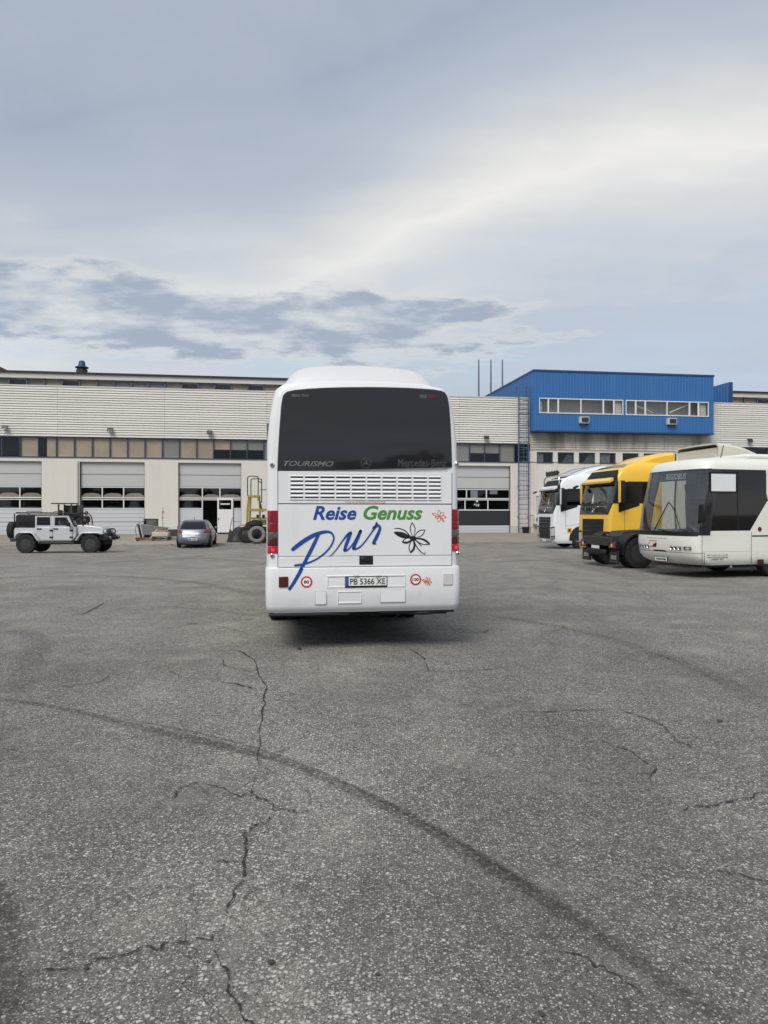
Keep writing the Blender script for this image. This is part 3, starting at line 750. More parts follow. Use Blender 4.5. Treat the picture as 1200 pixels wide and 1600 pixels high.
# ================================================================== OFFICE BLOCK (blue box over a white ground floor)
off = empty('office_block', B0, BA)
tag(off, 'blue ribbed metal office block jutting out over a white ground floor', 'building')
VF = .85
uL, zT = wl(834, 580, VF); uR2 = wl(1115, 600, VF)[0]; zBt = wl(834, 672, VF)[1]
zw0, zw1 = wl(842, 645.5, VF)[1], wl(842, 621.5, VF)[1]
g1 = (wl(842.4, 630, VF)[0], wl(973.5, 630, VF)[0]); g2 = (wl(977.5, 630, VF)[0], wl(1107, 630, VF)[0])
y = -VF
for (a, b, c, d) in ((uL, uR2, zBt, zw0), (uL, uR2, zw1, zT), (uL, g1[0], zw0, zw1), (g1[1], g2[0], zw0, zw1), (g2[1], uR2, zw0, zw1)):
    o = ribbed(a, b, c, d).build('cladding_sheet', 'blue_clad', off); o.location.y = y
turn(ribbed(-VF, 16, zBt, zT, .30, .035, -1), uL, 0).build('side_cladding', 'blue_clad', off)
turn(ribbed(-VF, 16, zBt, zT, .30, .035, 1), uR2, 0).build('side_cladding', 'blue_clad', off)
MB().box(uL - .05, uR2 + .05, y - .06, 16, zT, zT + .14).build('roof_edge', 'blue_clad_dark', off)
MB().box(uL - .03, uR2 + .03, y - .05, .1, zBt - .10, zBt).build('soffit', 'blue_clad_dark', off)
MB().box(uL + .05, uR2 - .05, .4, .5, zBt, zT - .05).build('room_back', 'interior_grey', off)
MB().box(uL + .05, uR2 - .05, y + .1, .4, zw1 + .3, zw1 + .35).build('room_ceiling', 'interior_grey', off)
for (gr, ms) in ((g1, [842.4, 856.5, 872, 907.5, 942.5, 959, 973.5]), (g2, [977.5, 993, 1008, 1042, 1077, 1091, 1107])):
    us = [wl(q, 630, VF)[0] for q in ms]
    fr = MB(); fr.box(us[0], us[-1], y - .05, y + .05, zw0, zw0 + .07); fr.box(us[0], us[-1], y - .05, y + .05, zw1 - .07, zw1)
    for k, q in enumerate(us):
        hw = .055 if k in (0, 1, 2, 4, 5, 6) else .04
        lo_, hi_ = max(us[0], q - hw), min(us[-1], q + hw); fr.box(lo_, hi_, y - .048, y + .048, zw0 + .07, zw1 - .07)
    wn = fr.build('window', 'frame_white', off)
    for k in range(6): MB().box(us[k] + .05, us[k + 1] - .05, y, y + .012, zw0 + .07, zw1 - .07).build('pane', 'pane_clear', wn)
for px0, px1 in ((960, 972), (1093, 1105), (844, 848)):
    a, b = wl(px0, 630, VF)[0], wl(px1, 630, VF)[0]; cm = MB(); n = 8
    cm.v = [(lerp(a, b, k / n), y + .16 + .03 * (k % 2), z) for z in (zw0 + .05, zw1 - .05) for k in range(n + 1)]; cm.f = [(k, k + 1, n + k + 2, n + k + 1) for k in range(n)]
    cm.build('curtain', 'curtain', off)
for (p0, p1) in (((994, 634), (1020, 645)), ((1046, 645), (1076, 632))):
    a = wl(*p0, VF - .25); b = wl(*p1, VF - .25)
    MB().tube([(a[0], y + .25, a[1]), (b[0], y + .25, b[1])], .055, 4).build('roof_brace', 'ac_white', off)
# white ground floor
zS0, zS1 = wl(860, 703.5, .05)[1], zBt - .1
wz0, wz1 = wl(850, 732.5, .05)[1], wl(850, 706.3, .05)[1]
wins = [(838.8, 864.2), (871.5, 897), (904.5, 930), (937, 962.3), (972.8, 998), (1006, 1031), (1039, 1064), (1072, 1097)]
wu = [(wl(a, 720, .05)[0], wl(b, 720, .05)[0]) for a, b in wins]
m = MB(); m.box(OFF0, OFF1, -.05, .3, ZB + .5, wz0); m.box(OFF0, OFF1, -.05, .3, wz1, zS0)
ed = [OFF0] + [e for q in wu for e in q] + [OFF1]
for i in range(0, len(ed), 2): m.box(ed[i], ed[i + 1], -.05, .3, wz0, wz1)
m.build('wall', 'plaster', off)
MB().box(OFF0, OFF1, -.046, .3, -.3, ZB + .5).build('wall_base', 'plaster_base', off)
MB().box(OFF0 - .02, OFF1 + .02, -.09, .3, zS0, zS0 + .07).build('string_course', 'fascia', off)
for k, (a, b) in enumerate(wu):
    fr = MB(); t_ = .07
    fr.box(a, b, .02, .09, wz0, wz0 + t_); fr.box(a, b, .02, .09, wz1 - t_, wz1); fr.box(a, a + t_, .022, .088, wz0 + t_, wz1 - t_); fr.box(b - t_, b, .022, .088, wz0 + t_, wz1 - t_)
    wn = fr.build('window', 'frame_blue', off)
    MB().box(a + t_, b - t_, .05, .06, wz0 + t_, wz1 - t_).build('pane', 'pane_dark', wn)
    if k in (0, 3): MB().box(a + t_, lerp(a, b, .45) if k == 0 else lerp(a, b, .7), .14, .15, wz0, wz1).build('curtain', 'curtain', off)
    if k in (1, 2): MB().prism([(a, wz0), (b, wz0), (b, wz1), (lerp(a, b, .75), wz1)], 'y', .16, .17).build('curtain', 'blind_grey', off)
hh = (zS1 - zS0 - .07) / 7; n4 = 4; L = (OFF1 - OFF0) / n4
pm = MB().prism([(-.13, 0), (-.055, hh - .006), (0, hh - .006), (0, 0)], 'x', 0, L - .03).mesh('plank', 'plank_stained')
for r in range(7):
    for k in range(n4): link('plank', pm, off, (OFF0 + k * L, 0, zS0 + .07 + r * hh))
# grey service cabinet on the ground floor wall, half hidden by the white lorry
a, z1 = wl(838.5, 775.5, .1); b, z0 = wl(856, 803, .1)
MB().box(a, b, -.16, -.05, z0, z1).box(a - .04, b + .04, -.22, -.05, z1, z1 + .09).build('service_cabinet', 'door_grey', off, bevel=.01)

# ================================================================== FITTINGS ON THE FACADE
def at_wall(name, px, py, v=0.0):
    u, z = wl(px, py, v); p = bw(u, v, z); return empty(name, p, BA)
for px, py, lb in ((9, 667, 'small black floodlight on the siding above the leftmost door'), (173, 671, 'small black floodlight on the siding above the off-road car'), (328, 675, 'small black floodlight on the siding above the grey car'), (759, 683, 'small floodlight on the siding between coach and ladder'), (1170, 688, 'small black floodlight on the siding over the parked bus')):
    f = at_wall('floodlight', px, py, .05); tag(f, lb, 'floodlight', 'floodlights on the siding')
    MB().obox((0, -.22, -.05), (.38, .12, .26), (R(-28), 0, 0)).build('housing', 'lamp_black', f, bevel=.02)
    MB().obox((0, -.285, -.085), (.30, .02, .18), (R(-28), 0, 0)).build('lens', 'smoke_lens', f)
    MB().tube([(-.16, 0, .08), (-.16, -.2, .08), (.16, -.2, .08), (.16, 0, .08)], .02, 6).build('bracket', 'lamp_black', f)
for px, py, lb in ((911, 657, 'boxy air conditioner under the left office windows on blue cladding'), (1047.5, 659, 'boxy air conditioner under the right office windows on blue cladding')):
    f = at_wall('air_conditioner', px, py, VF); tag(f, lb, 'air conditioner', 'window air conditioners')
    MB().box(-.36, .36, -.36, .02, -.25, .25).build('case', 'ac_white', f, bevel=.02)
    MB().box(-.28, .30, -.375, -.355, -.19, .20).build('grille', 'ac_dark', f)
    for k in range(6): MB().box(-.27, .29, -.39, -.376, -.16 + k * .06, -.14 + k * .06).build('louvre', 'ac_dark', f)
    MB().box(-.30, -.26, -.30, .02, -.34, -.25).box(.26, .30, -.30, .02, -.34, -.25).build('bracket', 'dark_steel', f)
f = at_wall('outdoor_condenser', 840, 812, .05); tag(f, 'white outdoor condenser on wall bracket beside the white lorry', 'condenser')
MB().box(-.42, .62, -.48, -.08, -.36, .38).build('case', 'ac_white', f, bevel=.03)
MB().lathe([(.27, 0), (.30, 0), (.30, -.03), (.27, -.03)], (.0, -.482, 0), 'y', 20).build('fan_guard', 'ac_dark', f)
MB().disc((0, -.486, 0), .27).build('fan_opening', 'ac_dark', f); MB().disc((0, -.50, 0), .06).build('fan_hub', 'ac_white', f)
for k in range(6):
    a = k * math.pi / 3; MB().obox((math.cos(a) * .15, -.495, math.sin(a) * .15), (.22, .006, .07), (0, -a, 0)).build('fan_blade', 'lamp_black', f)
MB().box(-.40, -.35, -.5, -.05, -.42, -.36).box(.50, .55, -.5, -.05, -.42, -.36).build('bracket', 'steel_grey', f)

# caged ladder
lad = empty('caged_ladder', bw(wl(818, 780, .25)[0], .25, 0), BA); tag(lad, 'blue grey caged steel ladder fixed to the wall beside office', 'ladder')
lw = .40; zl0, zl1 = ZB + .05, wl(818, 604, .25)[1]
for s in (-1, 1): MB().tube([(s * lw, 0, zl0), (s * lw, 0, zl1)], .045, 6).build('rail', 'blue_steel', lad)
rg = MB().tube([(-lw, 0, 0), (lw, 0, 0)], .024, 6).mesh('rung', 'blue_steel')
z = zl0 + .3
while z < zl1 - .9: link('rung', rg, lad, (0, 0, z)); z += .37
hoop = MB().tube([(-lw, 0, 0)] + [(-lw * math.cos(a) * 1.0, -.75 * math.sin(a), 0) for a in [math.pi * k / 10 for k in range(1, 10)]] + [(lw, 0, 0)], .022, 5).mesh('cage_hoop', 'blue_steel')
zz = wl(818, 778, .25)[1]
while zz < zl1 - .3: link('cage_hoop', hoop, lad, (0, 0, zz)); zz += .93
for a in (60, 90, 120):
    x, yy = -lw * math.cos(R(a)), -.75 * math.sin(R(a)); MB().tube([(x, yy, wl(818, 778, .25)[1]), (x, yy, zl1 - .4)], .016, 5).build('cage_bar', 'blue_steel', lad)
for z in (zl0 + 1.2, zl0 + 3.6, zl0 + 6, zl0 + 8.6):
    for s in (-1, 1): MB().box(s * lw - .03, s * lw + .03, 0, .25, z, z + .05).build('wall_bracket', 'blue_steel', lad)
for s in (-1, 1): MB().tube([(s * lw, 0, zl1 - .02), (s * lw, .1, zl1 + .05), (s * lw, .5, zl1 + .05), (s * lw, .6, zl1 - .9)], .03, 6).build('grab_rail', 'blue_steel', lad)
bp = bw(wl(821, 830, .7)[0], .75, 0); bk = MB().lathe([(.0, 0), (.24, 0), (.29, .46), (.27, .46), (.22, .03), (0, .03)], (0, 0, 0), 'z', 16, closed=False)
tag(bk.build('bucket', 'black_plastic', None, (bp.x, bp.y, prof(.75) + .03), smooth=30), 'black bucket at the foot of the caged ladder', 'bucket')
# masts on the roof
for px, lb in ((748, 'first'), (767, 'middle'), (785, 'last')):
    u, z1 = wl(px, 562, -7); p = bw(u, -7, zs1)
    o = empty('roof_mast', p); tag(o, {'first': 'thin mast on the hall roof, nearest the white coach', 'middle': 'thin mast on the hall roof, middle of three', 'last': 'thin mast on the hall roof, nearest the blue office'}[lb], 'mast', 'masts on the hall roof')
    MB().tube([(0, 0, 0), (0, 0, (z1 - zs1) * .6), (0, 0, z1 - zs1)], [.075, .065, .05], 8).build('pole', 'mast_grey', o, smooth=True)
    MB().box(-.2, .2, -.2, .2, 0, .06).build('base_plate', 'mast_grey', o)
u, z1 = wl(128, 583, -6); p = bw(u, -6, z1 - .3)
v_ = empty('roof_ventilator', p); tag(v_, 'squat roof ventilator with dark body and blue cap', 'ventilator')
MB().lathe([(0, -.2), (.42, -.2), (.42, .55), (.36, .62), (0, .62)], (0, 0, 0), 'z', 18, False).build('body', 'roof_dark', v_, smooth=30)
MB().lathe([(0, .62), (.5, .70), (.5, .78), (.28, .86), (.22, 1.22), (.12, 1.28), (0, 1.28)], (0, 0, 0), 'z', 18, False).build('cap', 'vent_blue', v_, smooth=30)
# ================================================================== WHITE COACH (seen from behind)
def wheel(parent, c, r, wd, axis='y', rim='steel_rim', rr=.58, side=-1, tyre='rubber', lugs=True):
    h = wd / 2
    prof_ = [(r * rr, -h * .86), (r * .80, -h), (r * .955, -h * .92), (r, -h * .72), (r, -h * .40), (r * .985, -h * .38), (r * .985, -h * .30), (r, -h * .28), (r, h * .28), (r * .985, h * .30), (r * .985, h * .38), (r, h * .40), (r, h * .72), (r * .955, h * .92), (r * .80, h), (r * rr, h * .86)]
    t = MB().lathe(prof_, (0, 0, 0), axis, 28).build('wheel', tyre, parent, c, smooth=40)
    s = side
    MB().lathe([(r * rr, s * h * .86), (r * rr * .93, s * h * .5), (r * rr * .55, s * h * .35), (r * rr * .42, s * h * .62), (0, s * h * .66)], (0, 0, 0), axis, 24, False).build('rim', rim, t, smooth=40)
    if lugs:
        m = MB()
        for k in range(8):
            a = k * math.pi / 4; q = (math.cos(a) * r * rr * .66, s * h * .46, math.sin(a) * r * rr * .66)
            if axis == 'x': q = (q[1], q[0], q[2])
            m.obox(q, (.05 * r / .5,) * 3)
        m.build('wheel_nuts', 'dark_rim', t)
    return t
CA = R(8.5); CF = Frame((-.245, 9.22, 0), CA)
coach = empty('touring_coach', (-.245, 9.22, 0), CA)
tag(coach, 'white touring coach seen from behind with dark rear window and blue script lettering', 'coach')
def lean(z): return .05 * max(0.0, (z - 2.2) / 1.2) ** 2
def rp(px, py, yo=0.0):
    p = CF.hit_y(px, py, yo)
    for _ in range(4): p = CF.hit_y(px, py, yo + lean(p.z))
    return p
half = [(1.215, .50), (1.236, .62), (1.24, 1.2), (1.24, 1.77), (1.238, 2.2), (1.232, 2.66), (1.204, 2.966), (1.163, 3.195), (1.127, 3.30), (1.04, 3.366), (.81, 3.415), (.41, 3.436)]
outl = half + [(0, 3.44)] + [(-x, z) for x, z in half[::-1]]
rings = []
for y, ins in ((0.0, .095), (.012, .055), (.04, .022), (.10, .004), (.22, 0), (4, 0), (8, 0), (11.6, 0), (11.85, .03), (11.95, .12)):
    ring = []
    for x, z in outl:
        s = (abs(x) - ins) / abs(x) if abs(x) > .2 else 1
        zz = z - ins * (.30 if z > 3.1 else (.2 if z > 2.9 else 0)) + (.02 if z > 3.25 else 0)
        ring.append((x * s, y + lean(z) * (1 if y < 1 else 0), zz))
    rings.append(ring)
MB().loft(rings).build('body', 'coach_white', coach, smooth=50)
# roof air-conditioning dome
dome = [(447, 604), (455, 597), (462, 586), (474, 577), (492, 572), (530, 570), (570, 569.5)]
hd = [(rp(a, b, .5).x + (-rp(570, b, .5).x), rp(a, b, .5).z) for a, b in dome]
hd = [(-x, z) for x, z in hd]                                  # right half, mirrored below
prof_ = [(-x, z) for x, z in hd[:-1]] + [(0, hd[-1][1])] + [(x, z) for x, z in hd[:-1][::-1]]
prof_ = [(-abs(x) if i < len(hd) - 1 else abs(x), z) for i, (x, z) in enumerate(prof_)]
zl = 3.36
rings = []
for y, s, hs in ((.30, .93, .12), (.34, .965, .45), (.42, .985, .78), (.54, 1, .94), (.72, 1, 1), (3.2, 1, 1), (4.6, .98, .75), (5.4, .95, .2)):
    rings.append([(x * s, y, zl + (z - zl) * hs) for x, z in prof_])
MB().loft(rings).build('roof_air_conditioner', 'dome_grey', coach, smooth=50)
# rear window
wo_ = [(434.6, 735.5), (435.2, 715), (436.5, 690), (438.5, 660), (440.5, 635), (442.8, 621), (447, 614.5), (455, 611.5), (475, 609.3), (510, 607.2), (540, 606.4), (570, 606.2)]
left = [rp(a, b) for a, b in wo_]; right = [rp(a, b) for a, b in ((705.0, 735.5), (704.6, 715), (703.8, 690), (702.3, 660), (700.3, 635), (698.0, 621), (694, 614.5), (686, 611), (666, 609), (632, 607.2), (600, 606.4))][::-1]
ow = left + right
# glass built as rows so that it follows the lean of the panel
def poly_panel(pts, yo, th, name, mt, parent, rows=18, bevel=0):
    zs = sorted(p.z for p in pts); z0, z1 = zs[0], zs[-1]; m = MB(); L = []
    def span(z):
        xs = []
        n = len(pts)
        for i in range(n):
            a, b = pts[i], pts[(i + 1) % n]
            if (a.z - z) * (b.z - z) <= 0 and abs(a.z - b.z) > 1e-7: xs.append(a.x + (b.x - a.x) * (z - a.z) / (b.z - a.z))
        return (min(xs), max(xs)) if xs else None
    for i in range(rows + 1):
        t_ = i / rows; t_ = 1 - (1 - t_) ** 1.7; z = z0 + (z1 - z0) * min(max(t_, .0005), .9995); s = span(z)
        L.append((s[0], s[1], z))
    for a, b, z in L: m.v += [(a, lean(z) + yo, z), (b, lean(z) + yo, z), (a, lean(z) + yo + th, z), (b, lean(z) + yo + th, z)]
    for i in range(rows):
        o = 4 * i; q = o + 4
        m.f += [(o, o + 1, q + 1, q), (o, q, q + 2, o + 2), (o + 1, o + 3, q + 3, q + 1)]
    m.f += [(0, 2, 3, 1), (4 * rows, 4 * rows + 1, 4 * rows + 3, 4 * rows + 2)]
    return m.build(name, mt, parent, smooth=30)
win = poly_panel(ow, -.014, .03, 'rear_window', 'rear_glass', coach, 26)
poly_panel([Vector((p.x * 1.008 + (.0025 if p.x > 0 else -.0025), p.y, p.z + (.012 if p.z > 2.9 else (-.004 if p.z < 2.3 else 0)))) for p in ow], -.006, .02, 'window_seal', 'seam', coach, 26)
def rrect(name, x0, x1, y0, y1, yo, th, mt, parent=None, bevel=.004):
    a, b = rp(x0, y1, yo), rp(x1, y0, yo); return MB().box(a.x, b.x, yo + lean(a.z), yo + lean(a.z) + th, a.z, b.z).build(name, mt, parent or coach, bevel=bevel)
def rtext(name, s, mt, x0, x1, y0, y1, yo, shear=0.0, bold=0.0, parent=None):
    a, b = rp(x0, y1, yo), rp(x1, y0, yo); o = (0, yo + lean(a.z), 0)
    return text(name, s, mt, parent or coach, o, (1, 0, 0), (0, 0, 1), a.x, b.x, a.z, b.z, shear, bold)
for x0, x1, mt in ((456, 469, 'grey_emblem'), (471, 483, 'letter_dark'), (656, 667, 'grey_emblem'), (669.5, 680.5, 'high_red')): rrect('high_lamp', x0, x1, 616.2 if x0 < 500 else 617, 620.5 if x0 < 500 else 622.5, -.019, .006, mt, win)
rtext('lettering', 'TOURISMO', 'letter_grey', 443.5, 521, 720.8, 728.2, -.017, .35, .012, win)
rtext('lettering', 'Mercedes-Benz', 'letter_dark', 622, 697, 718, 728.5, -.017, 0, .006, win)
# three-pointed star in a ring
c = rp(572, 723.5, -.017); m = MB(); m.lathe([(.060, -.002), (.066, -.002), (.066, .001), (.060, .001)], (c.x, c.y, c.z), 'y', 32)
for k in range(3):
    a = R(90 + 120 * k); tip = (c.x + math.cos(a) * .061, c.y - .003, c.z + math.sin(a) * .061)
    l = (c.x + math.cos(a + R(60)) * .012, c.y - .003, c.z + math.sin(a + R(60)) * .012); r_ = (c.x + math.cos(a - R(60)) * .012, c.y - .003, c.z + math.sin(a - R(60)) * .012)
    m.add([tip, l, (c.x, c.y - .003, c.z), r_], [(0, 1, 2, 3)])
m.build('emblem', 'grey_emblem', win)
# engine lid with louvred grille: border panels round an open, dark bay with slats
gx0, gx1, gy0, gy1 = 452.5, 689.5, 742.5, 781
A0, A1 = rp(434.8, 786.8).x, rp(705.2, 760).x
zt, zbm = rp(570, 737.2).z, rp(570, 786.6).z; q0, q1 = rp(gx0, gy1), rp(gx1, gy0)
P0, P1 = -.016, -.004
MB().box(A0, A1, P0, P1, q1.z, zt).box(A0, A1, P0, P1, zbm, q0.z).box(A0, q0.x, P0, P1, q0.z, q1.z).box(q1.x, A1, P0, P1, q0.z, q1.z).build('grille_panel', 'coach_white', coach)
bay = MB().box(q0.x, q1.x, -.003, -.001, q0.z, q1.z).build('grille_bay', 'underbody', coach)
cols = [gx0, 475, 499, 523.7, 548, 572, 595.7, 620, 644, 668, gx1]; nr = 7; rh = (q1.z - q0.z) / 6.35
for i in range(10):
    xa, xb = rp(cols[i], 760).x + .012, rp(cols[i + 1], 760).x - .012
    for r in range(nr):
        z0 = q0.z + (r - .33) * rh; z0c, z1c = max(z0, q0.z), min(z0 + rh * .74, q1.z)
        if z1c - z0c < .004: continue
        MB().prism([(-.004, z0c), (-.030, z0c + (z1c - z0c) * .25), (-.026, z0c + (z1c - z0c) * .7), (-.004, z1c)], 'x', xa, xb).build('louvre', 'coach_white', coach, smooth=60)
for x in [rp(cols[i], 760).x for i in range(1, 10)]: MB().box(x - .012, x + .012, -.022, -.003, q0.z, q1.z).build('grille_bar', 'coach_white', coach)
for x in (q0.x, q1.x - .012): MB().box(x, x + .012, -.022, -.003, q0.z, q1.z).build('grille_bar', 'coach_white', coach)
rtext('web_address', 'www.transworkers.bg', 'letter_orange', 539, 602, 782.2, 787.0, P0 - .001, 0, .004)
# engine hatch below
zt2, zb2 = rp(570, 788.4).z, rp(570, 868.2).z
MB().box(A0, A1, P0, P1, zb2, zt2).build('engine_hatch', 'coach_white', coach, bevel=.004)
zt3, zb3 = rp(570, 869.0).z, rp(570, 884.6).z
MB().box(A0, A1, P0 - .004, P1, zb3, zt3).build('hatch_lip', 'coach_white', coach, bevel=.005)
MB().box(A0 - .006, A1 + .006, -.0055, -.003, zt2 - .002, zbm + .002).build('hatch_seam', 'seam', coach)
MB().box(A0 - .008, A0, -.009, -.001, zb3, zt).box(A1, A1 + .008, -.009, -.001, zb3, zt).build('hatch_seam', 'seam', coach)
MB().box(A0 - .004, A1 + .004, -.004, -.002, zt3, zb2).build('hatch_seam', 'thin_seam', coach)
h_ = rrect('hatch_handle', 561.5, 583, 868.6, 882.3, P0 - .012, .02, 'black_plastic', None, .006)
rrect('handle_grip', 564, 580.5, 871.5, 876, P0 - .022, .012, 'black_gloss', h_, .003)
Y0 = P0 - .0012
rtext('lettering', 'Reise', 'letter_blue', 489, 557, 790.6, 812.6, Y0, .26, .028)
rtext('lettering', 'Genuss', 'letter_green', 568, 660.2, 790.2, 812.3, Y0, .26, .028)
def decal2d(name, shapes, mt, yo, parent=None, org=(440, 780), sc_=.21667):
    m = MB()
    for vs, fs in shapes:
        pts = []
        for x, y_ in vs:
            p = rp(org[0] + x * sc_, org[1] + y_ * sc_, yo); pts.append((p.x, yo + lean(p.z) - (.0 if p.z > 1.06 else 0), p.z))
        m.add(pts, fs)
    return m.build(name, mt, parent or coach)
S = [
 [(80, 362, 24), (110, 338, 29), (150, 308, 30), (200, 276, 29), (250, 252, 27), (300, 237, 22), (340, 235, 17), (366, 250, 14), (376, 280, 13), (366, 318, 12), (340, 358, 12), (300, 398, 12), (250, 434, 13), (190, 460, 15), (140, 472, 17), (98, 478, 16)],
 [(265, 258, 20), (232, 326, 25), (196, 398, 25), (160, 468, 25), (126, 535, 25), (90, 598, 24), (57, 648, 21)],
 [(344, 412, 5), (375, 386, 7), (410, 342, 9), (445, 292, 11), (476, 255, 17), (498, 242, 21)],
 [(497, 243, 22), (482, 285, 24), (465, 330, 24), (455, 366, 22)],
 [(452, 372, 14), (472, 368, 11), (500, 340, 10), (530, 298, 11), (555, 255, 17), (570, 229, 22)],
 [(568, 230, 22), (552, 270, 24), (532, 315, 24), (519, 352, 22)],
 [(516, 358, 15), (540, 358, 12), (572, 338, 10), (605, 300, 10), (640, 252, 10), (672, 205, 13), (686, 172, 16)],
 [(664, 208, 22), (685, 192, 20), (702, 192, 18), (710, 208, 18), (700, 240, 22), (682, 278, 24), (668, 305, 24), (662, 318, 18)],
 [(660, 320, 10), (680, 321, 8)],
]
decal2d('script_lettering', [stroke2d(s) for s in S[:1] + S[2:]], 'letter_blue', -.0225)
decal2d('script_lettering', [stroke2d([(265, 258, 20), (232, 326, 25), (196, 398, 25), (163, 463, 25), (144, 498, 25)])], 'letter_blue', -.0229)
# flowers
def flower(c, petals, lwid, fill=2.2):
    out = []
    for tip, bul, filled in petals:
        ax, ay = tip[0] - c[0], tip[1] - c[1]; l = math.hypot(ax, ay); nx, ny = -ay / l, ax / l
        def side(s, b): return [(c[0] + ax * t_ + nx * s * b * math.sin(math.pi * t_ ** 1.25) , c[1] + ay * t_ + ny * s * b * math.sin(math.pi * t_ ** 1.25)) for t_ in (.08, .25, .45, .65, .82, .94, 1.0)]
        a, b = side(1, bul), side(-1, bul)
        wv = [.5, .8, 1, 1.1, 1.1, 1, .7]
        out.append(stroke2d([(x, y_, lwid * k) for (x, y_), k in zip(a, wv)], 3)); out.append(stroke2d([(x, y_, lwid * k * (fill if filled else 1)) for (x, y_), k in zip(b, wv)], 3))
        if filled == 2:
            vs = a + b[::-1]; out.append((vs, [tuple(range(len(vs)))]))
    return out
pet = [((942, 168), 17, 0), ((1034, 222), 19, 0), ((1066, 325), 17, 1), ((930, 386), 19, 1), ((872, 308), 16, 1), ((814, 238), 15, 2)]
fl = flower((950, 282), pet, 6.5)
fl.append(stroke2d([(814, 212, 5), (850, 212, 8), (890, 228, 8), (920, 258, 7), (935, 275, 5)])); fl.append(stroke2d([(955, 300, 6), (975, 345, 8), (1005, 380, 8), (1032, 398, 6), (1034, 378, 4)])); fl.append(stroke2d([(960, 290, 8), (985, 312, 9), (1008, 338, 7)]))
fl.append(([(950 + 24 * math.cos(k * .628), 284 + 20 * math.sin(k * .628)) for k in range(10)], [tuple(range(10))]))
decal2d('flower_sticker', fl, 'letter_black', Y0)
def small_flower(cx, cy, s, yo):
    c = (0, 0); P_ = [((-3, -46), 9, 0), ((34, -30), 10, 0), ((48, 8), 9, 1), ((34, 40), 4, 1), ((-5, 40), 10, 0), ((-30, 8), 8, 1), ((-52, -22), 8, 1)]
    f = flower(c, P_, 4.2, 1.4); f.append(([(6 * math.cos(k * .8), 6 * math.sin(k * .8)) for k in range(8)], [tuple(range(8))]))
    return [([(x * s + cx, y_ * s + cy) for x, y_ in vs], fs) for vs, fs in f]
decal2d('flower_sticker', small_flower(1138, 124, 1.0, 0), 'letter_orange', Y0)
# tail lamps
for x0, x1, ys in ((417.6, 434.2, (797.5, 816.5, 831.5, 841, 853.5, 865)), (706.6, 720.8, (795.5, 813.5, 827.5, 838, 850, 861))):
    for k, mt in enumerate(('red_lens', 'red_lens', 'smoke_lens', 'dark_red_lens', 'lit_lens')):
        a, b = rp(x0, ys[k + 1], -.02), rp(x1, ys[k], -.02); L = min(a.x, b.x), max(a.x, b.x); xo = -1 if x0 < 500 else 1
        xi, xe = (L[1], L[0] ) if xo < 0 else (L[0], L[1])
        if xo < 0: xe = max(xe, -1.243)
        else: xe = min(xe, 1.243)
        lam = MB().prism([(xi, -.014), (xe - xo * .035, -.012), (xe, .03), (xe, .10), (xi, .10)], 'z', a.z + .002, b.z - .002).build('tail_lamp', mt, coach, bevel=.006)
        if k == 4: MB().lathe([(0, -.004), (.024, -.004), (.024, .004), (0, .004)], ((xi + xe) / 2, -.016, (a.z + b.z) / 2), 'y', 14, False).build('lamp_bulb', 'lit_lens_centre', lam)
for px, py in ((425.3, 867.9), (715.2, 864.3), (425, 726), (714, 724.5)):
    p = rp(px, py, -.0); y_ = lean(p.z) + (.0 if abs(p.x) < 1.15 else .006)
    k = MB().lathe([(0, -.03), (.012, -.03), (.028, -.018), (.03, .03), (0, .03)], (p.x, y_, p.z), 'y', 16, False).build('marker_lamp', 'chrome', coach, smooth=30)
    MB().disc((p.x, y_ - .0305, p.z), .012, 'y', 12).build('marker_lens', 'black_gloss', k)
# bumper
bz1, bz0 = rp(570, 886.2, -.05).z, .487
rings = []
for z, xo, yb in ((bz0, .06, .06), (bz0 + .03, .02, -.015), (bz0 + .10, .004, -.045), (bz0 + .30, 0, -.055), (bz1 - .03, 0, -.05), (bz1 - .008, .004, -.045), (bz1, .02, -.03)):
    Wd = 1.252 - xo; r_ = .10; arc = [(Wd - r_ + r_ * math.cos(a), yb + r_ - r_ * math.sin(a)) for a in [R(k * 15) for k in range(7)]]
    rt = [(Wd, 1.6)] + arc; rings.append([(x, y, z) for x, y in rt] + [(-x, y, z) for x, y in rt[::-1]])
bum = MB().loft(rings).build('bumper', 'bumper_white', coach, smooth=45)
YB = -.057
def bpx(px, py, yo=YB): return CF.hit_y(px, py, yo)
def brect(name, x0, x1, y0, y1, yo, th, mt, parent=bum, bevel=.004):
    a, b = bpx(x0, y1, yo), bpx(x1, y0, yo); return MB().box(a.x, b.x, yo, yo + th, a.z, b.z).build(name, mt, parent, bevel=bevel)
# number plate recess: raised surround
a, b = bpx(510.5, 919), bpx(634, 897.5); m = MB(); t_ = .016
def frame_rect(x0, x1, z0, z1, t_, y0, y1): return MB().box(x0, x1, y0, y1, z1 - t_, z1).box(x0, x1, y0, y1, z0, z0 + t_).box(x0, x0 + t_, y0, y1, z0 + t_, z1 - t_).box(x1 - t_, x1, y0, y1, z0 + t_, z1 - t_)
frame_rect(a.x, b.x, a.z, b.z, .022, YB - .004, YB + .03).build('plate_recess', 'bumper_white', bum, bevel=.006)
brect('plate_holder', 539, 605.2, 899.8, 918.5, YB - .008, .02, 'black_plastic')
pl = brect('number_plate', 540.2, 604.2, 901.3, 915.6, YB - .012, .006, 'plate_white', bum, .002)
brect('plate_band', 540.4, 544.8, 901.5, 915.4, YB - .0135, .003, 'plate_blue', pl, 0)
def btext(s, mt, x0, x1, y0, y1, yo, bold=0.0, parent=pl):
    a, b = bpx(x0, y1, yo), bpx(x1, y0, yo); return text('lettering', s, mt, parent, (0, yo, 0), (1, 0, 0), (0, 0, 1), a.x, b.x, a.z, b.z, 0, bold)
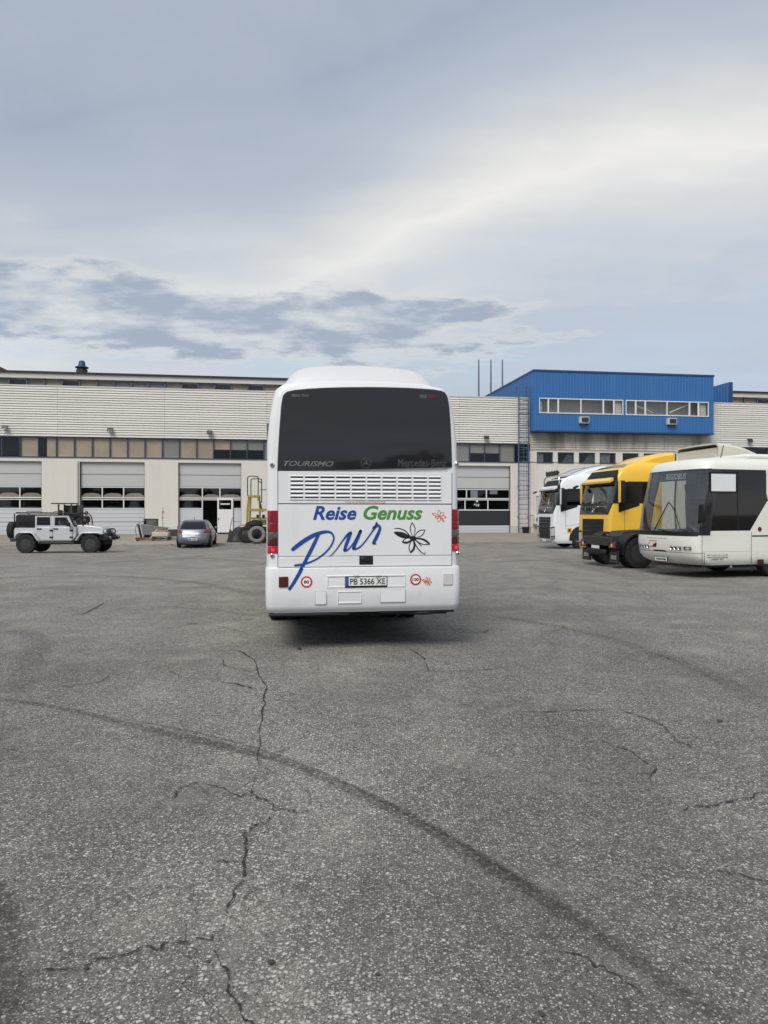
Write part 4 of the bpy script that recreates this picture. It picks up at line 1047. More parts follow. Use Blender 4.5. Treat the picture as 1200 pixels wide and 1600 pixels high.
btext('PB 5366 XE', 'letter_black', 547, 602, 903.2, 913.6, YB - .0135, .012)
for x0, x1 in ((552.5, 561), (586, 594.5)): brect('plate_lamp', x0, x1, 898.2, 900.8, YB - .03, .03, 'clear_lens')
brect('rear_reflector', 435.6, 450.3, 901, 917.8, YB - .012, .02, 'dark_red_lens')
brect('reversing_lamp', 692.6, 707.3, 896, 914, YB - .012, .02, 'clear_lens')
for (x, y_, s) in ((479, 909.3, '80'), (649.4, 905.5, '100')):
    p = bpx(x, y_, YB - .002); k = MB().disc((p.x, YB - .002, p.z), .072, 'y', 32).build('speed_sticker', 'sticker_red', bum)
    MB().disc((p.x, YB - .0034, p.z), .052, 'y', 32).build('sticker_face', 'sticker_white', k)
    hw = .033 if s == '80' else .040
    text('lettering', s, 'letter_black', k, (p.x, YB - .0042, p.z), (1, 0, 0), (0, 0, 1), -hw, hw, -.021, .021, 0, .03)
def small_b(cx, cy, s):
    m = MB()
    for vs, fs in small_flower(0, 0, s, 0):
        pts = []
        for x, y_ in vs: p = bpx(cx + x * .21667, cy - y_ * .15 + x * .08 if False else cy + y_ * .21667, YB - .002); pts.append((p.x, YB - .002, p.z))
        m.add(pts, fs)
    m.build('flower_sticker', 'letter_orange', bum)
small_b(667, 908.5, .72)
vs, fs = stroke2d([(143, 500, 25), (126, 535, 25), (90, 598, 24), (57, 648, 21)]); m = MB(); pts = []
for x, y_ in vs: p = bpx(440 + x * .21667, 780 + y_ * .21667, YB - .002); pts.append((p.x, YB - .002, p.z))
m.add(pts, fs).build('script_lettering', 'letter_blue', bum)
for x0, x1, y0, y1 in ((492.5, 510.2, 924, 944.8), (594.2, 633.6, 921.2, 941.6)):
    brect('tow_cover_gap', x0, x1, y0, y1, YB - .003, .01, 'thin_seam', bum, 0); brect('tow_cover', x0 + .5, x1 - .5, y0 + .5, y1 - .5, YB - .006, .01, 'bumper_white', bum, .003)
a, b = bpx(527, 943.4), bpx(565, 923.2); frame_rect(a.x, b.x, a.z, b.z, .016, YB - .004, YB + .02).build('step_recess', 'bumper_white', bum, bevel=.005)
# dark underside: skirts, exhaust, axle, wheels
MB().box(-1.15, 1.15, .35, 11.5, .40, .52).box(-1.12, -.2, .0, .5, .462, .49).box(.2, 1.17, .02, .5, .468, .49).build('underframe', 'underbody', coach)
MB().tube([(-1.21, -.0, .475), (-.7, .0, .472), (-.2, .02, .478)], .016, 6).build('bumper_edge', 'black_plastic', coach)
MB().tube([(.55, .06, .462), (.75, .03, .462), (.98, .05, .47), (1.15, .06, .48)], [.02, .028, .024, .012], 8).build('exhaust', 'black_plastic', coach, smooth=True)
for s in (-1, 1):
    for k in (0, 1):
        wheel(coach, (s * (1.09 - .33 * k), 3.0, .5), .5, .28, 'x', side=s)
    wheel(coach, (s * 1.07, 9.3, .5), .5, .28, 'x', side=s)
MB().tube([(-1, 3.0, .5), (1, 3.0, .5)], .12, 10).lathe([(.0, -.25), (.24, -.2), (.28, 0), (.24, .2), (0, .25)], (0, 3.0, .5), 'x', 16, False).build('rear_axle', 'underbody', coach)
# side windows and luggage bay lines on the flanks
for s in (-1, 1):
    for k in range(6):
        y0 = .9 + k * 1.75
        MB().prism([(y0, 1.95), (y0 + 1.68, 1.95), (y0 + 1.68, 2.98), (y0, 2.98)], 'x', s * 1.205, s * 1.2395).build('side_window', 'dark_glass', coach)
    for y0 in (1.2, 4.2, 6.1, 8.0): MB().box(min(s * 1.236, s * 1.242), max(s * 1.236, s * 1.242), y0, y0 + .01, .62, 1.6).build('hatch_seam', 'seam', coach)
MB().box(-1.05, 1.05, 11.93, 11.96, 1.3, 3.0).build('windscreen', 'dark_glass', coach)
for s in (-1, 1): MB().box(min(s * .75, s * 1.1), max(s * .75, s * 1.1), 11.92, 11.97, .75, .95).build('headlamp', 'clear_lens', coach, bevel=.02)
# ================================================================== SHELL: a vehicle skin given by its outline at each height
class Shell:
    def __init__(s, prof, xoff=0.0): s.p = prof; s.xo = xoff          # rows (z, nose x, half width, tail x, nose depth, roundness)
    def at(s, z):
        p = s.p
        if z <= p[0][0]: return p[0][1:]
        for a, b in zip(p, p[1:]):
            if z <= b[0]:
                t = (z - a[0]) / (b[0] - a[0]); return tuple(lerp(u, v, t) for u, v in zip(a[1:], b[1:]))
        return p[-1][1:]
    def pt(s, q, z):
        x0, w_, xr, b, n = s.at(z); sg = 1 if q >= 0 else -1; a = abs(q)
        if a <= 1: th = a * math.pi / 2; y = w_ * math.sin(th) ** (2 / n); x = x0 - b * (1 - max(0, math.cos(th)) ** (2 / n))
        elif a <= 2: x = lerp(x0 - b, xr, a - 1); y = w_
        else: x = xr; y = w_ * (1 - (a - 2))
        return Vector((x + s.xo, sg * y, z))
    def fy(s, y, z): w_, n = s.at(z)[1], s.at(z)[4]; return math.copysign(math.asin(min(1, (abs(y) / w_)) ** (n / 2)) / (math.pi / 2), y)
    def sx(s, x, z, sg=1): x0, w_, xr, b, n = s.at(z); x -= s.xo; return sg * (1 + (x0 - b - x) / (x0 - b - xr))
    def nrm(s, q, z):
        e = 2e-3; du_ = s.pt(q + e, z) - s.pt(q - e, z); dv = s.pt(q, z + e) - s.pt(q, z - e); n = du_.cross(dv)
        return n.normalized() if n.length > 1e-9 else Vector((0, 0, 1))
    def patch(s, name, mt, parent, bl, br, tr, tl, ns=8, nz=6, off=0.0, th=.012, smooth=50):
        m = MB(); O, I = [], []
        for j in range(nz + 1):
            for i in range(ns + 1):
                a, b = i / ns, j / nz
                q = lerp(lerp(bl[0], br[0], a), lerp(tl[0], tr[0], a), b); z = lerp(lerp(bl[1], br[1], a), lerp(tl[1], tr[1], a), b)
                p, n = s.pt(q, z), s.nrm(q, z); O.append(p + n * off); I.append(p + n * (off - th))
        m.v = [tuple(p) for p in O + I]; N = (ns + 1) * (nz + 1); W = ns + 1
        for j in range(nz):
            for i in range(ns):
                a = j * W + i; m.f.append((a, a + 1, a + W + 1, a + W)); m.f.append((N + a, N + a + W, N + a + W + 1, N + a + 1))
        rim = [i for i in range(W)] + [j * W + ns for j in range(1, nz + 1)] + [nz * W + i for i in range(ns - 1, -1, -1)] + [j * W for j in range(nz - 1, 0, -1)]
        for k in range(len(rim)): a, b = rim[k], rim[(k + 1) % len(rim)]; m.f.append((a, N + a, N + b, b))
        return m.build(name, mt, parent, smooth=smooth)
    def ring(s, name, mt, parent, z0, z1, nz=6, capz=(False, False), zs=None):
        qs = [-3 + k * .25 for k in range(4)] + [-2 + k * .25 for k in range(4)] + [-1 + k / 14 for k in range(14)] + [k / 14 for k in range(14)] + [1 + k * .25 for k in range(4)] + [2 + k * .25 for k in range(4)]
        zs = zs or [lerp(z0, z1, k / nz) for k in range(nz + 1)]
        return MB().loft([[s.pt(q, z) for q in qs] for z in zs], cap=capz).build(name, mt, parent, smooth=50)

# ================================================================== REGIONAL BUS (front three-quarter, right)
PH = R(17); T_ = Vector((7.68, 20.2, 0)); hb = math.pi + PH
bus = empty('regional_bus', T_, hb); BFm = Frame(T_, hb)
tag(bus, 'cream white regional bus with big windscreen and black side glass parked right', 'bus')
SB = Shell([(.36, -.36, 1.16, -11.6, .42, 2.6), (.45, -.17, 1.22, -11.7, .42, 2.6), (.60, -.05, 1.25, -11.8, .40, 2.7), (.95, 0, 1.25, -11.8, .39, 2.8), (1.25, -.03, 1.25, -11.8, .39, 2.8),
            (2.0, -.14, 1.25, -11.8, .40, 2.7), (2.85, -.34, 1.24, -11.8, .44, 2.6), (3.0, -.37, 1.225, -11.75, .45, 2.6), (3.14, -.45, 1.17, -11.7, .48, 2.6), (3.22, -.62, 1.06, -11.6, .5, 2.6), (3.27, -.9, .88, -11.5, .5, 2.5), (3.30, -1.3, .5, -11.3, .5, 2.4)])
ZW0, ZW1 = 1.16, 2.93
SB.ring('lower_body', 'bus_cream', bus, .36, ZW0, zs=[.36, .40, .45, .52, .60, .75, .95, 1.10, ZW0], capz=(True, False))
SB.ring('roof', 'bus_cream', bus, ZW1, 3.30, zs=[ZW1, 3.0, 3.07, 3.14, 3.18, 3.22, 3.245, 3.27, 3.30], capz=(False, True))
# windscreen, black surround, pillars
qa = .93
SB.patch('windscreen', 'screen_glass', bus, (-qa, ZW0 + .02), (qa, ZW0 + .02), (qa, ZW1), (-qa, ZW1), 24, 12, .0, .010)
for sg in (1, -1):
    a, b = sorted((sg * qa, sg * 1.02)); SB.patch('pillar', 'black_gloss', bus, (a, ZW0), (b, ZW0), (b, ZW1), (a, ZW1), 2, 10, .003, .05)
SB.patch('screen_band', 'black_gloss', bus, (-qa, 2.905), (qa, 2.905), (qa, ZW1 + .01), (-qa, ZW1 + .01), 24, 2, .004, .01)
SB.patch('scuttle', 'black_plastic', bus, (-.85, ZW0 - .02), (.85, ZW0 - .02), (.85, ZW0 + .10), (-.85, ZW0 + .10), 20, 2, .008, .03)
# destination sign behind the screen
sgn = SB.patch('destination_sign', 'dash_grey', bus, (SB.fy(-.85, 2.8), 2.66), (SB.fy(.95, 2.8), 2.66), (SB.fy(.95, 2.8), 2.90), (SB.fy(-.85, 2.8), 2.90), 14, 3, -.05, .02)
mat('sign_letter', (.80, .82, .76), .5, var=.03, emit=((.85, .9, .8), .07))
ob = text('lettering', 'REGIOBUS', 'sign_letter', sgn, (0, 0, 0), (0, 1, 0), (0, 0, 1), -.15, .62, 2.70, 2.86, 0, .0)
0 and print('SIGN', len(ob.data.vertices), min(v.co.y for v in ob.data.vertices), max(v.co.y for v in ob.data.vertices))
for v in ob.data.vertices: q = SB.fy(v.co.y, v.co.z); v.co = SB.pt(q, v.co.z) + SB.nrm(q, v.co.z) * -.042
def sbx(px, py, yo=1.25): p = BFm.hit_y(px, py, yo); return p.x, p.z
# side glass, both flanks: a tall cab window stepping up to the passenger windows
xs0 = sbx(1107, 780)[0]; xs1 = sbx(1172, 830)[0]; xs2 = sbx(1199, 782)[0]
zlow = sbx(1130, 829.5)[1]; zmid = sbx(1199, 783)[1]
for sg in (1, -1):
    def P4(name, mt, x0, x1, z0a, z0b, z1, off=.0, th=.012):
        c = [(SB.sx(x0, z0a, sg), z0a), (SB.sx(x1, z0b, sg), z0b), (SB.sx(x1, z1, sg), z1), (SB.sx(x0, z1, sg), z1)]
        if sg < 0: c = [c[1], c[0], c[3], c[2]]
        return SB.patch(name, mt, bus, *c, ns=4, nz=6, off=off, th=th)
    xA = -.42
    P4('cab_window', 'tint_glass' if sg > 0 else 'pane_clear', xA - .02, xs1, zlow, zlow, ZW1); P4('cab_window', 'tint_glass', xs1, xs2, zlow, zmid, ZW1)
    P4('flank_panel', 'bus_cream', xA - .02, xs1, ZW0 - .004, ZW0 - .004, zlow); P4('flank_panel', 'bus_cream', xs1, xs2, ZW0 - .004, ZW0 - .004, zmid) if False else None
    c = [(SB.sx(xs1, ZW0, sg), ZW0), (SB.sx(xs2, ZW0, sg), ZW0), (SB.sx(xs2, zmid, sg), zmid), (SB.sx(xs1, zlow, sg), zlow)]
    if sg < 0: c = [c[1], c[0], c[3], c[2]]
    SB.patch('flank_panel', 'bus_cream', bus, *c, ns=3, nz=3)
    P4('flank_panel', 'bus_cream', xs2, -11.78, ZW0 - .004, ZW0 - .004, zmid); P4('rear_quarter', 'bus_cream', -10.9, -11.78, zmid, zmid, ZW1)
    P4('window_post', 'bus_cream', xs2 + .03, xs2 - .03, zmid + .2, zmid, ZW1, .006, .02)
    x = xs2
    while x > -10.5: P4('side_window', 'tint_glass', x - .02, x - 1.33, zmid, zmid, ZW1); P4('window_post', 'black_plastic', x - 1.33, x - 1.37, zmid, zmid, ZW1, .002, .03); x -= 1.37
    P4('window_post', 'black_plastic', xs1 + .04 + .36, xs1 + .36, zlow, zlow, ZW1, .003, .03)
MB().box(-11.75, -11.7, -1.2, 1.2, 1.1, 3.0).build('rear_panel', 'bus_cream', bus)
# cab curtain / sun blind at the driver's window
a, b = sbx(1111, 767.5), sbx(1149, 741)
MB().box(b[0], a[0], 1.258, 1.266, a[1], b[1]).build('driver_blind', 'card_white', bus, bevel=.003); MB().box(b[0] - .05, a[0] + .05, 1.252, 1.256, a[1] - .05, b[1] + .05).build('driver_window_frame', 'black_plastic', bus)
# interior
MB().box(-11.6, -.5, -1.15, 1.15, .95, 1.0).build('cab_floor', 'dash_grey', bus)
MB().box(-11.6, -.9, -1.1, 1.1, 2.95, 2.97).build('headlining', 'seat_grey', bus)
MB().prism([(-.35, 1.0), (-.30, 1.15), (-.55, 1.26), (-1.0, 1.2), (-1.0, 1.0)], 'y', -1.1, 1.1).build('dashboard', 'dash_grey', bus, bevel=.03)
MB().box(-4.6, -4.5, -1.15, 1.15, 1.0, 2.95).build('bulkhead', 'seat_grey', bus)
def seat(x, y, mt, h=1.15):
    MB().box(x - .25, x + .25, y - .23, y + .23, 1.35, 1.47).build('seat_cushion', mt, bus, bevel=.04)
    MB().obox((x - .27, y, 1.75), (.12, .46, .75), (0, R(-8), 0)).build('seat_back', mt, bus, bevel=.05)
    MB().box(x - .15, x + .15, y - .12, y + .12, 1.0, 1.35).build('seat_base', 'dash_grey', bus)
seat(-1.5, .62, 'seat_red'); seat(-2.9, .6, 'seat_red'); seat(-2.9, -.2, 'seat_red'); seat(-2.6, -.7, 'seat_grey')
MB().box(-1.6, -1.3, .15, .20, 1.2, 2.1).build('partition', 'seat_grey', bus)
MB().obox((-.85, .62, 1.42), (.05, .46, .46), (0, R(55), 0)).build('steering_wheel', 'black_plastic', bus, bevel=.02)
MB().obox((-.75, .55, 2.35), (.03, .75, .42), (0, R(12), 0)).build('sun_visor', 'interior_grey', bus)
# wipers
def on_screen(y, z, off=.03): q = SB.fy(y, z); return SB.pt(q, z) + SB.nrm(q, z) * off
for y0, z0, y1, z1 in ((-.25, 1.2, .25, 2.05), (.75, 1.2, -.05, 1.30)):
    MB().tube([on_screen(lerp(y0, y1, k / 8), lerp(z0, z1, k / 8)) for k in range(9)], .014, 6).build('wiper', 'black_plastic', bus)
MB().tube([on_screen(.25 + .55 * k / 8, 2.05 - .75 * k / 8 + .12 * math.sin(k / 8 * 3.14), .03) for k in range(9)], .012, 6).build('wiper', 'black_plastic', bus)
# front details
zl0, zl1 = .74, .88
for sg in (1, -1):
    a, b = sorted((SB.fy(sg * .40, .81), SB.fy(sg * 1.12, .81)))
    SB.patch('headlamp_panel', 'ac_white', bus, (a, zl0), (b, zl0), (b, zl1), (a, zl1), 10, 2, .004, .01)
    for k, y_ in enumerate((.50, .64, .78)):
        q = SB.fy(sg * y_, .81); p = SB.pt(q, .81) + SB.nrm(q, .81) * .006; n = SB.nrm(q, .81)
        o = MB().lathe([(0, 0), (.046, 0), (.055, .012), (.055, -.02), (0, -.02)], (0, 0, 0), 'x', 16, False).build('headlamp', 'chrome', bus, p, (0, 0, math.atan2(n.y, n.x)), smooth=30)
        MB().disc((.002, 0, 0), .042, 'x', 16).build('lens', 'black_gloss', o)
    a, b = sorted((SB.fy(sg * .90, .81), SB.fy(sg * 1.10, .81)))
    SB.patch('indicator_lamp', 'smoke_lens', bus, (a, .765), (b, .765), (b, .855), (a, .855), 6, 2, .010, .02)
    a, b = sorted((lerp(a, b, .25), lerp(a, b, .75))); SB.patch('indicator_bulb', 'clear_lens', bus, (a, .785), (b, .785), (b, .835), (a, .835), 4, 2, .014, .02)
SB.patch('bumper_gap', 'seam', bus, (-1.0, .685), (1.0, .685), (1.0, .697), (-1.0, .697), 24, 1, .002, .01)
SB.patch('front_grille', 'black_plastic', bus, (SB.fy(-.30, .7), .695), (SB.fy(.28, .7), .695), (SB.fy(.22, .73), .73), (SB.fy(-.26, .73), .73), 8, 1, .006, .02)
pp = SB.pt(SB.fy(0, .47), .47); MB().box(pp.x + .05, pp.x + .07, -.29, .25, .415, .535).build('plate_holder', 'black_plastic', bus)
pl = MB().box(pp.x + .07, pp.x + .076, -.27, .23, .425, .525).build('number_plate', 'plate_white', bus)
dashes(pl, (pp.x + .077, -.02, .475), (0, 1, 0), (0, 0, 1), -.20, .23, -.034, .034, 8, 'letter_black', 3)
pw = SB.pt(0, 1.08).x
def ftext(s_, mt, y0, y1, z0, z1, bold=0.0):
    ob = text('lettering', s_, mt, bus, (0, 0, 0), (0, 1, 0), (0, 0, 1), y0, y1, z0, z1, 0, bold)
    for v in ob.data.vertices: q = SB.fy(v.co.y, v.co.z); v.co = SB.pt(q, v.co.z) + SB.nrm(q, v.co.z) * .003
    return ob
ftext('www.transworkers.bg', 'letter_green', -.55, .30, 1.03, 1.075)
for (y0, y1, z0, z1, mt) in ((-.50, -.08, .80, .985, 'sticker_red'), (-.46, -.16, .83, .955, 'sticker_white'), (-.30, -.10, .83, .90, 'letter_black')):
    SB.patch('logo', mt, bus, (SB.fy(y0, .9), z0), (SB.fy(y1 - .06, .9), z0), (SB.fy(y1, .9), z1), (SB.fy(y0 + .07, .9), z1), 6, 2, {'sticker_red': .003, 'sticker_white': .005, 'letter_black': .007}[mt], .002)
crd = MB().box(-.02, 0, -.28, .22, 0, .20).build('route_card', 'card_white', bus, (-.30, -.62, 1.20), (0, R(-12), R(-18)))
MB().box(.001, .003, -.22, .16, .11, .14).box(.001, .003, -.12, .06, .05, .075).build('card_print', 'mark_green', crd)
# flank details on the near side
for px in (1097, 1100.5, 1174):
    a = sbx(px, 831 if px != 1100.5 else 864); b = sbx(px, 893)
    MB().box(a[0] - .006, a[0] + .006, 1.249, 1.253, b[1], a[1]).build('panel_seam', 'seam', bus)
a, b = sbx(1098, 862.3), sbx(1174, 862.3); MB().box(b[0], a[0], 1.249, 1.2525, a[1] - .003, a[1] + .003).build('panel_seam', 'thin_seam', bus)
a, b = sbx(1175, 838.6), sbx(1240, 835.6); MB().box(b[0], a[0], 1.249, 1.256, a[1], b[1]).build('panel_gap', 'seam', bus)
a, b = sbx(1183.5, 883.5), sbx(1193, 874); mk = MB().box(b[0], a[0], 1.249, 1.262, a[1], b[1]).build('side_marker', 'black_plastic', bus, bevel=.01)
MB().box(b[0] + .03, a[0] - .03, 1.262, 1.264, lerp(a[1], b[1], .62), lerp(a[1], b[1], .8)).build('marker_lens', 'red_lens', mk)
p = sbx(1187, 826.8); MB().lathe([(0, 0), (.06, 0), (.07, -.02), (0, -.02)], (p[0], 1.262, p[1]), 'y', 14, False).build('fuel_cap', 'dark_red_lens', bus)
p = sbx(1142, 885.5); MB().lathe([(0, 0), (.03, 0), (.03, -.03), (0, -.03)], (p[0], 1.268, p[1]), 'y', 12, False).build('hatch_lock', 'steel_grey', bus)
for k, (y0, wd, s_) in enumerate(((866.5, 33, 9), (869.8, 33, 11), (872.8, 20, 6))):
    xc = 1105 + 16.5; a, b = sbx(xc - wd / 2, y0 + 1.9), sbx(xc + wd / 2, y0 - .2)
    dashes(bus, (0, 1.2515, 0), (-1, 0, 0), (0, 0, 1), -a[0], -b[0], a[1], b[1], s_, 'letter_dark', k)
for x in (-2.9, -8.6):
    for sg in (1, -1):
        SB.patch('wheel_arch', 'underbody', bus, *([(SB.sx(x + .62 * sg, .42, sg), .42), (SB.sx(x - .62 * sg, .42, sg), .42), (SB.sx(x - .45 * sg, .95, sg), .95), (SB.sx(x + .45 * sg, .95, sg), .95)]), ns=6, nz=4, off=.003, th=.01) if x > -1 else None
        wheel(bus, (x, sg * 1.02, .49), .49, .3, 'y', 'chassis', side=sg)
MB().box(-11.4, -.7, -1.1, 1.1, .30, .42).build('underframe', 'underbody', bus)
MB().tube([(-1.4, .75, 3.2), (-1.45, .75, 3.35), (-1.52, .75, 3.62)], .012, 6).build('aerial', 'black_plastic', bus)
MB().obox((-1.55, 1.02, 3.17), (.34, .10, .10), (0, 0, 0)).build('mirror_bracket', 'black_plastic', bus, bevel=.02)
MB().obox((-.25, 1.42, 1.75), (.12, .22, .48), (0, 0, R(10))).build('mirror', 'black_plastic', bus, bevel=.04)
MB().tube([(-.5, 1.24, 1.95), (-.3, 1.36, 1.95)], .02, 6).build('mirror_arm', 'black_plastic', bus)
MB().box(-8, -2.2, -.9, .9, 3.26, 3.40).build('roof_unit', 'bus_cream', bus, bevel=.06)

# ================================================================== LORRY CABS
TP = [(.28, -.14, 1.18, -2.3, .30, 7), (.42, -.03, 1.24, -2.3, .27, 7), (1.0, 0, 1.25, -2.3, .25, 7), (1.75, -.03, 1.25, -2.3, .25, 7), (2.20, -.10, 1.25, -2.3, .25, 7), (2.85, -.27, 1.235, -2.3, .26, 7),
      (3.10, -.34, 1.22, -2.3, .27, 7), (3.35, -.50, 1.18, -2.3, .30, 6), (3.52, -.85, 1.10, -2.3, .34, 6), (3.62, -1.25, 1.0, -2.3, .36, 5), (3.68, -1.7, .85, -2.3, .36, 5)]
def lorry(root, paint, lamps=False, xoff=0.0, simple=False, mirror_paint=None, sticker=False, far_plain=False):
    s = Shell(TP, xoff); n = root
    s.ring('lower_cab', paint, n, .28, 2.10, zs=[.28, .34, .42, .7, 1.0, 1.4, 1.75, 2.0, 2.10], capz=(True, False))
    s.ring('upper_cab', paint, n, 2.88, 3.68, zs=[2.88, 3.0, 3.10, 3.22, 3.35, 3.45, 3.52, 3.58, 3.62, 3.68], capz=(False, True))
    za, zb = 2.10, 2.88; qa = .80
    s.patch('windscreen', 'cab_glass', n, (-qa, za), (qa, za), (qa, zb), (-qa, zb), 18, 8)
    X = xoff
    for sg in (1, -1):
        def S4(name, mt, x0, x1, z0a, z0b, z1a, z1b, off=.0, th=.02):
            c = [(s.sx(X + x0, z0a, sg), z0a), (s.sx(X + x1, z0b, sg), z0b), (s.sx(X + x1, z1b, sg), z1b), (s.sx(X + x0, z1a, sg), z1a)]
            if sg < 0: c = [c[1], c[0], c[3], c[2]]
            return s.patch(name, mt, n, *c, ns=5, nz=5, off=off, th=th)
        a, b = sorted((sg * qa, sg * 1.12)); s.patch('pillar', 'black_plastic', n, (a, za), (b, za), (b, zb), (a, zb), 5, 6, .002, .05)
        S4('door_window', 'tint_glass', -.70, -1.55, za, za, zb, zb); S4('rear_panel', paint, -1.55, -2.3, za, za, zb, zb)
        # black sill under the window that sweeps down to the front mask
        S4('window_sill', 'black_plastic', -.38, -1.20, 1.78, 2.02, za + .01, za + .01, .005, .02)
        S4('window_frame', 'black_plastic', -.72, -1.60, zb - .07, zb - .07, zb + .02, zb + .02, .005, .02)
        dr = S4('door_seam', 'seam', -.62, -.632, .95, .95, 1.9, 1.9, .003, .01); S4('door_seam', 'thin_seam', -.62, -1.75, 1.12, 1.24, 1.135, 1.255, .003, .01)
        S4('door_seam', 'seam', -1.74, -1.75, 1.24, 1.24, 2.1, 2.1, .003, .01)
        S4('door_handle', 'black_plastic', -1.45, -1.65, 1.42, 1.43, 1.50, 1.51, .015, .03)
        # mirrors
        y = sg * 1.40
        m_ = MB().box(X - .46, X - .30, min(y, y + sg * .22), max(y, y + sg * .22), 2.10, 2.92).build('mirror', 'black_plastic', n, bevel=.05)
        MB().box(X - .298, X - .27, min(y + sg * .01, y + sg * .17), max(y + sg * .01, y + sg * .17), 2.13, 2.88).build('mirror_cover', mirror_paint or paint, m_, bevel=.012)
        MB().tube([(X - .55, sg * 1.22, 2.15), (X - .42, sg * 1.36, 2.12)], .035, 6).tube([(X - .6, sg * 1.2, 2.85), (X - .42, sg * 1.36, 2.88)], .03, 6).build('mirror_arm', 'black_plastic', n)
        # lamps, wheel arch
        a, b = sorted((s.fy(sg * .86, .75), s.fy(sg * 1.235, .75)))
        s.patch('headlamp_surround', 'black_plastic', n, (a, .42), (b, .50), (b, 1.10), (a, 1.05), 5, 4, .004, .02)
        a2, b2 = sorted((s.fy(sg * .90, .75), s.fy(sg * 1.225, .75)))
        s.patch('headlamp', 'clear_lens', n, (a2, .62), (b2, .66), (b2, 1.02), (a2, .98), 5, 4, .012, .02)
        s.patch('fog_lamp', 'chrome', n, (a2, .46), (b2, .52), (b2, .60), (a2, .58), 5, 2, .010, .02)
        cx = X - 1.42; ar = [(cx + math.cos(R(k)) * .62, .50 + math.sin(R(k)) * .62) for k in range(-8, 189, 14)]
        MB().prism(ar, 'y', sg * 1.0, sg * 1.2535).build('wheel_arch', 'underbody', n)
        S4('bumper_side', paint, -.36, -.80, .30, .30, .62, .62, .008, .02)
        wheel(n, (cx, sg * 1.08, .50), .50, .33, 'y', 'chassis', side=sg)
        MB().box(X - 2.95, X - 2.3, min(sg * 1.18, sg * 1.22), max(sg * 1.18, sg * 1.22), 1.2, 3.55).build('side_deflector', paint, n, bevel=.01)
        S4('corner_vent', 'black_plastic', -1.75, -2.28, 3.06, 2.98, 3.12, 3.22, .006, .02)
        if not simple:
            MB().box(X - 3.9, X - 2.5, min(sg * .62, sg * 1.2), max(sg * .62, sg * 1.2), .45, 1.05).build('fuel_tank', 'steel_grey', n, bevel=.12)
            for k in (0, 1): wheel(n, (X - 5.1, sg * (1.06 - .34 * k), .5), .5, .3, 'y', side=sg)
    # front mask, grille, visor
    s.patch('front_mask', 'black_gloss', n, (s.fy(-1.12, 1.7), 1.70), (s.fy(1.12, 1.7), 1.70), (.86, za + .02), (-.86, za + .02), 18, 4, .006, .02)
    em = s.pt(0, 1.86) + Vector((.012, 0, 0)); MB().obox((em.x, 0, em.z), (.012, .62, .018), (R(28), 0, 0)).build('emblem_bar', 'chrome', n)
    MB().lathe([(.065, -.006), (.085, -.006), (.085, .006), (.065, .006)], (em.x + .004, 0, em.z), 'x', 20).build('emblem_ring', 'chrome', n)
    s.patch('scuttle_trim', 'chrome', n, (s.fy(-.95, 2.0), 1.985), (s.fy(.95, 2.0), 1.985), (s.fy(.95, 2.0), 2.0), (s.fy(-.95, 2.0), 2.0), 14, 1, .012, .01)
    gr = s.patch('grille', 'black_plastic', n, (s.fy(-.78, .9), .36), (s.fy(.78, .9), .36), (s.fy(.84, 1.5), 1.54), (s.fy(-.84, 1.5), 1.54), 14, 8, .006, .03)
    for z in (.55, .72, .90, 1.08, 1.25, 1.40): s.patch('grille_slat', 'dash_grey' if z in (.55, .72, .90) else 'black_gloss', gr, (s.fy(-.74, .9), z), (s.fy(.74, .9), z), (s.fy(.74, .9), z + .018), (s.fy(-.74, .9), z + .018), 12, 1, .022, .02)
    pz = s.pt(0, .42).x; MB().box(pz + .03, pz + .04, -.26, .26, .36, .47).build('number_plate', 'plate_white', n)
    s.patch('visor_mask', 'black_plastic', n, (-.90, 2.86), (.90, 2.86), (s.fy(1.02, 3.3), 3.33), (s.fy(-1.02, 3.3), 3.33), 18, 4, .006, .02)
    v0 = MB(); V = [s.pt(s.fy(y, 2.95), 2.95) for y in [-1.05 + 2.1 * k / 12 for k in range(13)]]
    v0.loft([[(p.x + .02, p.y, p.z - .02), (p.x + .20, p.y * 1.02, p.z - .10), (p.x + .21, p.y * 1.02, p.z - .02), (p.x + .03, p.y, p.z + .10)] for p in V]).build('sun_visor', paint, n, smooth=40)
    V2 = [(p.x + .20, p.y * 1.02, p.z - .115) for p in V]; MB().tube(V2, .022, 6).build('visor_edge', 'black_plastic', n)
    MB().obox((X + .05, -1.28, 2.78), (.20, .18, .08), (0, R(25), 0)).build('kerb_mirror', 'black_plastic', n, bevel=.03)
    # wipers, dash, interior
    for y0 in (-.5, .3): MB().tube([s.pt(s.fy(lerp(y0, y0 + .6, k / 6), 2.12), 2.12 + .06 * math.sin(k / 2)) + Vector((.025, 0, 0)) for k in range(7)], .014, 5).build('wiper', 'black_plastic', n)
    MB().box(X - 1.0, X - .3, -1.12, 1.12, 1.85, 2.14).build('dashboard', 'dash_grey', n, bevel=.05)
    MB().box(X - 2.25, X - 2.2, -1.15, 1.15, 1.0, 3.4).build('rear_wall', 'seat_grey', n)
    for y in (-.6, .6): MB().obox((X - 1.6, y, 2.1), (.16, .5, .9), (0, R(-10), 0)).build('seat', 'seat_grey', n, bevel=.05)
    # roof spoiler
    rows_ = [(-1.1, 3.54, .92), (-1.5, 3.74, .98), (-1.9, 3.88, 1.02), (-2.3, 3.97, 1.04), (-2.75, 4.03, 1.04)]
    sp = MB(); sp.loft([[(X + x, -w_, 3.5), (X + x, -w_, z - .12), (X + x, -w_ + .15, z - .02), (X + x, -w_ * .4, z), (X + x, w_ * .4, z), (X + x, w_ - .15, z - .02), (X + x, w_, z - .12), (X + x, w_, 3.5)] for x, z, w_ in rows_], cap=(True, False))
